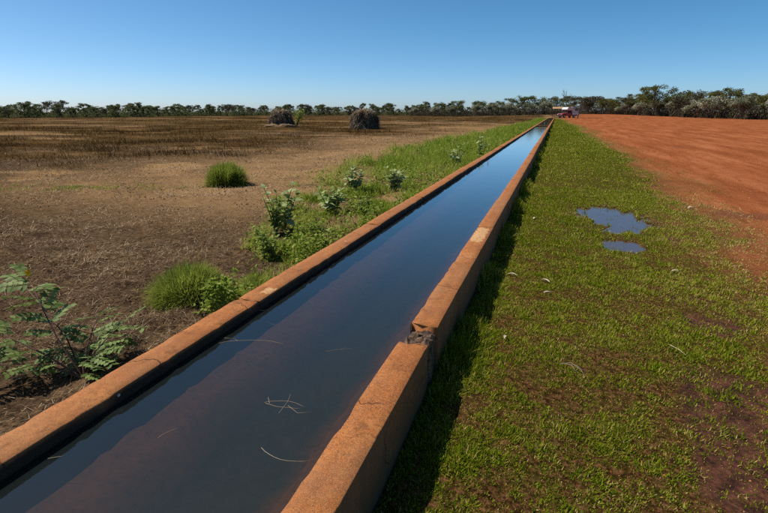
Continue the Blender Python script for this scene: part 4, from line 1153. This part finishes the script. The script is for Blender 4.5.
def camper(loc, rz):
    e = tag(empty('camper_truck', loc, rz), 'red pickup truck carrying a white camper box parked past the trough', 'truck')
    W = 0.90
    cab = obj('body', prism('body', [(-2.5, 0.48), (2.35, 0.48), (2.42, 0.62), (2.40, 0.92), (2.25, 1.05), (1.15, 1.17), (0.98, 1.19), (-2.5, 1.10)], -W, W, 0.05), M_red, e)
    top = obj('cab', prism('cab', [(1.10, 1.15), (0.42, 1.80), (-0.55, 1.82), (-0.70, 1.15)], -W + 0.06, W - 0.06, 0.05), M_red, e)
    ws = prism('windscreen', [(1.075, 1.22), (1.10, 1.235), (0.47, 1.79), (0.445, 1.765)], -W + 0.16, W - 0.16, 0.0)
    obj('windscreen', ws, M_glass, top)
    for s in (-1, 1):
        y = s * (W - 0.055)
        obj('side_window', prism('side_window', [(0.92, 1.22), (0.42, 1.72), (-0.48, 1.72), (-0.58, 1.22)], y - 0.01, y + 0.01, 0.0), M_glass, top)
        d = obj('door', prism('door', [(0.95, 0.56), (0.95, 1.14), (-0.55, 1.14), (-0.55, 0.56)], s * (W + 0.004) - 0.012, s * (W + 0.004) + 0.012, 0.004), M_red, e)
        obj('handle', boxm('handle', -0.42, -0.24, s * (W + 0.03) - 0.015, s * (W + 0.03) + 0.015, 1.00, 1.04, 0.005), M_black, d)
        obj('headlight', boxm('headlight', 2.34, 2.425, s * 0.66 - 0.17, s * 0.66 + 0.17, 0.78, 0.94, 0.02), M_lamp, e)
        obj('mirror', boxm('mirror', 0.72, 0.84, s * (W + 0.12) - 0.10, s * (W + 0.12) + 0.10, 1.22, 1.42, 0.02), M_black, e)
        for wx in (1.55, -1.45):
            wbm = bmesh.new()
            bmesh.ops.create_cone(wbm, cap_ends=True, segments=28, radius1=0.39, radius2=0.39, depth=0.25, matrix=Matrix.Translation((wx, s * (W - 0.10), 0.39)) @ Matrix.Rotation(math.pi / 2, 4, 'X'))
            bmesh.ops.bevel(wbm, geom=[ed for ed in wbm.edges if len(ed.link_faces) == 2 and ed.calc_face_angle(0) > 1], offset=0.04, segments=2, affect='EDGES')
            wh = obj('wheel', from_bm('wheel', wbm), M_tyre, e)
            rbm = bmesh.new()
            bmesh.ops.create_cone(rbm, cap_ends=True, segments=20, radius1=0.22, radius2=0.19, depth=0.27, matrix=Matrix.Translation((wx, s * (W - 0.095), 0.39)) @ Matrix.Rotation(math.pi / 2, 4, 'X'))
            obj('rim', from_bm('rim', rbm), M_rim, wh)
            obj('wheel_arch', prism('wheel_arch', [(wx - 0.5, 0.55), (wx - 0.40, 0.86), (wx - 0.15, 0.95), (wx + 0.15, 0.95), (wx + 0.40, 0.86), (wx + 0.5, 0.55), (wx + 0.44, 0.55), (wx + 0.32, 0.78), (wx, 0.86), (wx - 0.32, 0.78), (wx - 0.44, 0.55)], s * (W + 0.02) - 0.03, s * (W + 0.02) + 0.03, 0.0), M_black, e)
    obj('grille', boxm('grille', 2.38, 2.432, -0.46, 0.46, 0.74, 0.95, 0.01), M_black, e)
    obj('bumper', boxm('bumper', 2.28, 2.56, -W + 0.02, W - 0.02, 0.42, 0.62, 0.04), M_black, e)
    for q in (-0.42, 0.42):
        obj('bull_bar_post', boxm('bull_bar_post', 2.50, 2.56, q - 0.03, q + 0.03, 0.60, 1.06, 0.012), M_rim, e)
    obj('bull_bar_rail', boxm('bull_bar_rail', 2.49, 2.57, -0.72, 0.72, 1.04, 1.11, 0.02), M_rim, e)
    box = obj('camper_box', prism('camper_box', [(-0.78, 0.74), (-0.78, 1.90), (0.95, 1.93), (1.12, 2.16), (0.70, 2.62), (-2.85, 2.66), (-2.95, 2.55), (-2.95, 0.74)], -1.08, 1.08, 0.05), M_white, e)
    for s in (-1, 1):
        y = s * 1.085
        wdw = obj('camper_window', boxm('camper_window', -2.35, -1.45, y - 0.012, y + 0.012, 1.75, 2.25, 0.004), M_glass, box)
        obj('window_trim', boxm('window_trim', -2.42, -1.38, y - 0.006, y + 0.006, 1.68, 2.32, 0.003), M_grey, box)
        obj('stripe', boxm('stripe', -2.90, -0.82, y - 0.004, y + 0.004, 1.36, 1.46, 0.0), M_grey, box)
    obj('roof_hatch', boxm('roof_hatch', -1.9, -1.2, -0.35, 0.35, 2.62, 2.74, 0.03), M_grey, box)
    aw = obj('awning', prism('awning', [(-2.9, 2.52), (-0.9, 2.52), (-0.9, 2.56), (-2.9, 2.56)], -3.3, -1.07, 0.01), M_grey, e)
    for x in (-2.85, -0.95):
        obj('awning_pole', boxm('awning_pole', x - 0.02, x + 0.02, -3.27, -3.23, 0.0, 2.53, 0.0), M_rim, aw)
    return e
cx_, cy_ = 2.35, 138.0
camper((cx_, cy_, float(gz(cx_, cy_))), math.atan2(-0.62, -0.78))

# tan roofed shelter behind the camper
sx, sy = -0.3, 146.0
sh = tag(empty('shade_shelter', (sx, sy, float(gz(sx, sy))), R(90)), 'open shelter with a tan flat roof beside the camper', 'shelter')
obj('roof', prism('roof', [(-1.1, 2.20), (1.1, 2.66), (1.1, 2.74), (-1.1, 2.28)], -1.6, 1.2, 0.01), M_tan, sh)
for a in (-1.0, 1.0):
    for b in (-1.5, 1.1):
        obj('post', boxm('post', a - 0.05, a + 0.05, b - 0.05, b + 0.05, -0.1, 2.24 if a < 0 else 2.62, 0.01), M_bark, sh)

# ------------------------------------------------------------------ small things lying about
M_gumleaf = leaf_mat('dead_gum_leaf', [(0.0, (0.30, 0.24, 0.17)), (1.0, (0.62, 0.58, 0.50))], 0.1, 0.6)
def curled_leaf(x, y, L, rz, label, tint=1.0, wid=0.22, arch=0.25):
    L *= 0.85; tint *= 0.75
    n = 9; v, q = [], []
    for k in range(n + 1):
        t = k / n; w = math.sin(math.pi * min(1, t * 0.97 + 0.02)) ** 0.7 * L * wid * 0.38 + 0.001
        yc = arch * L * (t - t * t) * 1.6
        zc = 0.018 + 0.10 * L * math.sin(math.pi * t)
        for sg in (-1, 0, 1): v.append(((t - 0.5) * L, yc + sg * w, zc + abs(sg) * w * 0.4))
    for k in range(n):
        for i in (0, 1): a = 3 * k + i; q.append((a, a + 1, a + 4, a + 3))
    me = np_mesh('dry_leaf', np.array(v), [np.array(q)], {'tint': np.full(len(v), tint)}, True)
    o = obj('dry_leaf', me, M_gumleaf, None, (x, y, float(gz(x, y)) + 0.005)); o.rotation_euler = (0, 0, rz)
    return tag(o, label, 'leaf', 'fallen leaves on the grass')
curled_leaf(0.04, 4.97, 0.13, R(-35), 'white curled fallen leaf on grass, nearer the yard of the pair', 1.0)
curled_leaf(-0.30, 5.06, 0.13, R(-10), 'white curled fallen leaf on grass, nearer the wall of the pair', 0.9)
curled_leaf(1.38, 5.77, 0.09, R(10), 'pale fallen leaf near the mud and puddle', 0.8, 0.35)
curled_leaf(0.07, 4.62, 0.09, R(20), 'tan fallen leaf just below the two white ones', 0.35, 0.4)
curled_leaf(2.45, 9.95, 0.16, R(20), 'pale fallen leaf at the edge of the red yard', 1.0, 0.4)
curled_leaf(-0.19, 8.1, 0.12, R(60), 'small pale leaf on grass between wall and puddle', 0.9, 0.4)
curled_leaf(-0.22, 3.52, 0.07, R(80), 'tan leaf at the edge of the wall shadow', 0.4, 0.4)

M_dryst = leaf_mat('dry_stick', [(0.0, (0.18, 0.12, 0.075)), (1.0, (0.50, 0.42, 0.32))], 0.0, 0.8)
def twig(name, paths, x, y, z, rz, label, cat, tint=0.8, rad=0.0025, group=None):
    G = Geo()
    if name == 'floating_twig': rad *= 0.6; tint *= 0.55
    for pts in paths: G.tube(pts, [rad * (1 - 0.6 * k / len(pts)) for k in range(len(pts))], 5, tint)
    o = obj(name, G.mesh(name), M_dryst, None, (x, y, z)); o.rotation_euler = (0, 0, rz)
    return tag(o, label, cat, group)
twig('dry_grass_stalk', [[(-.08, 0, .03), (-.02, .03, .05), (.06, .02, .03), (.10, -.02, .015)], [(-.06, .03, .03), (.0, .0, .05), (.05, -.03, .03)], [(-.02, .04, .03), (.03, .02, .05), (.08, .03, .02)]], 0.25, 3.16, float(gz(0.25, 3.16)), R(-25), 'small wisp of dry straw stalks on the near grass', 'straw', 0.35, 0.0022)
twig('dry_stick', [[(-.08, 0, .02), (0, .006, .024), (.08, 0, .02)]], 1.0, 3.72, float(gz(1.0, 3.72)), R(-62), 'pale short stick lying on dark mud', 'stick', 0.8, 0.003)
G_F = 'floating twigs in the trough'
z = ZW + 0.001
def arc(L, bend, n=8, wig=0.0, seed=0):
    r = random.Random(seed)
    return [((t / n - .5) * L, bend * L * (1 - (2 * t / n - 1) ** 2) + r.uniform(-wig, wig) * L, 0) for t in range(n + 1)]
twig('floating_twig', [arc(0.42, 0.10, 9, 0.015, 1), [(-.1, .03, 0), (-.13, .06, 0), (-.2, .07, 0)]], -1.72, 2.36, z, R(18), 'long pale floating stalk touching the left wall', 'twig', 0.85, 0.002, G_F)
twig('floating_twig', [arc(0.22, 0.16, 8, 0.01, 2), arc(0.20, -0.10, 6, 0.03, 3), [(0.0, -.07, 0), (.005, .03, 0), (-.005, .10, 0)], [(-.08, 0, 0), (-.11, .05, 0)], [(.02, 0, 0), (.09, -.05, 0), (.16, -.03, 0)]], -1.17, 1.83, z, R(8), 'tangled branched floating stalks in the middle of the near water', 'twig', 0.75, 0.0018, G_F)
twig('floating_twig', [arc(0.24, -0.14, 8, 0.008, 4)], -0.98, 1.51, z, R(-2), 'curved white floating stalk touching the right wall', 'twig', 1.0, 0.0018, G_F)
twig('floating_twig', [arc(0.10, 0.12, 6, 0.01, 5)], -1.56, 1.46, z, R(65), 'short upright floating stalk near the bottom edge', 'twig', 0.7, 0.0015, G_F)
twig('floating_twig', [arc(0.06, 0.02, 4, 0.0, 6)], -1.90, 1.17, z, R(35), 'tiny pale floating splinter beside the near left wall', 'twig', 0.7, 0.0022, G_F)
twig('floating_twig', [arc(0.18, 0.08, 6, 0.02, 7), [(0, 0, 0), (.05, .05, 0)]], -1.14, 2.46, z, R(30), 'thin floating stalk level with the broken wall joint', 'twig', 0.5, 0.0013, G_F)
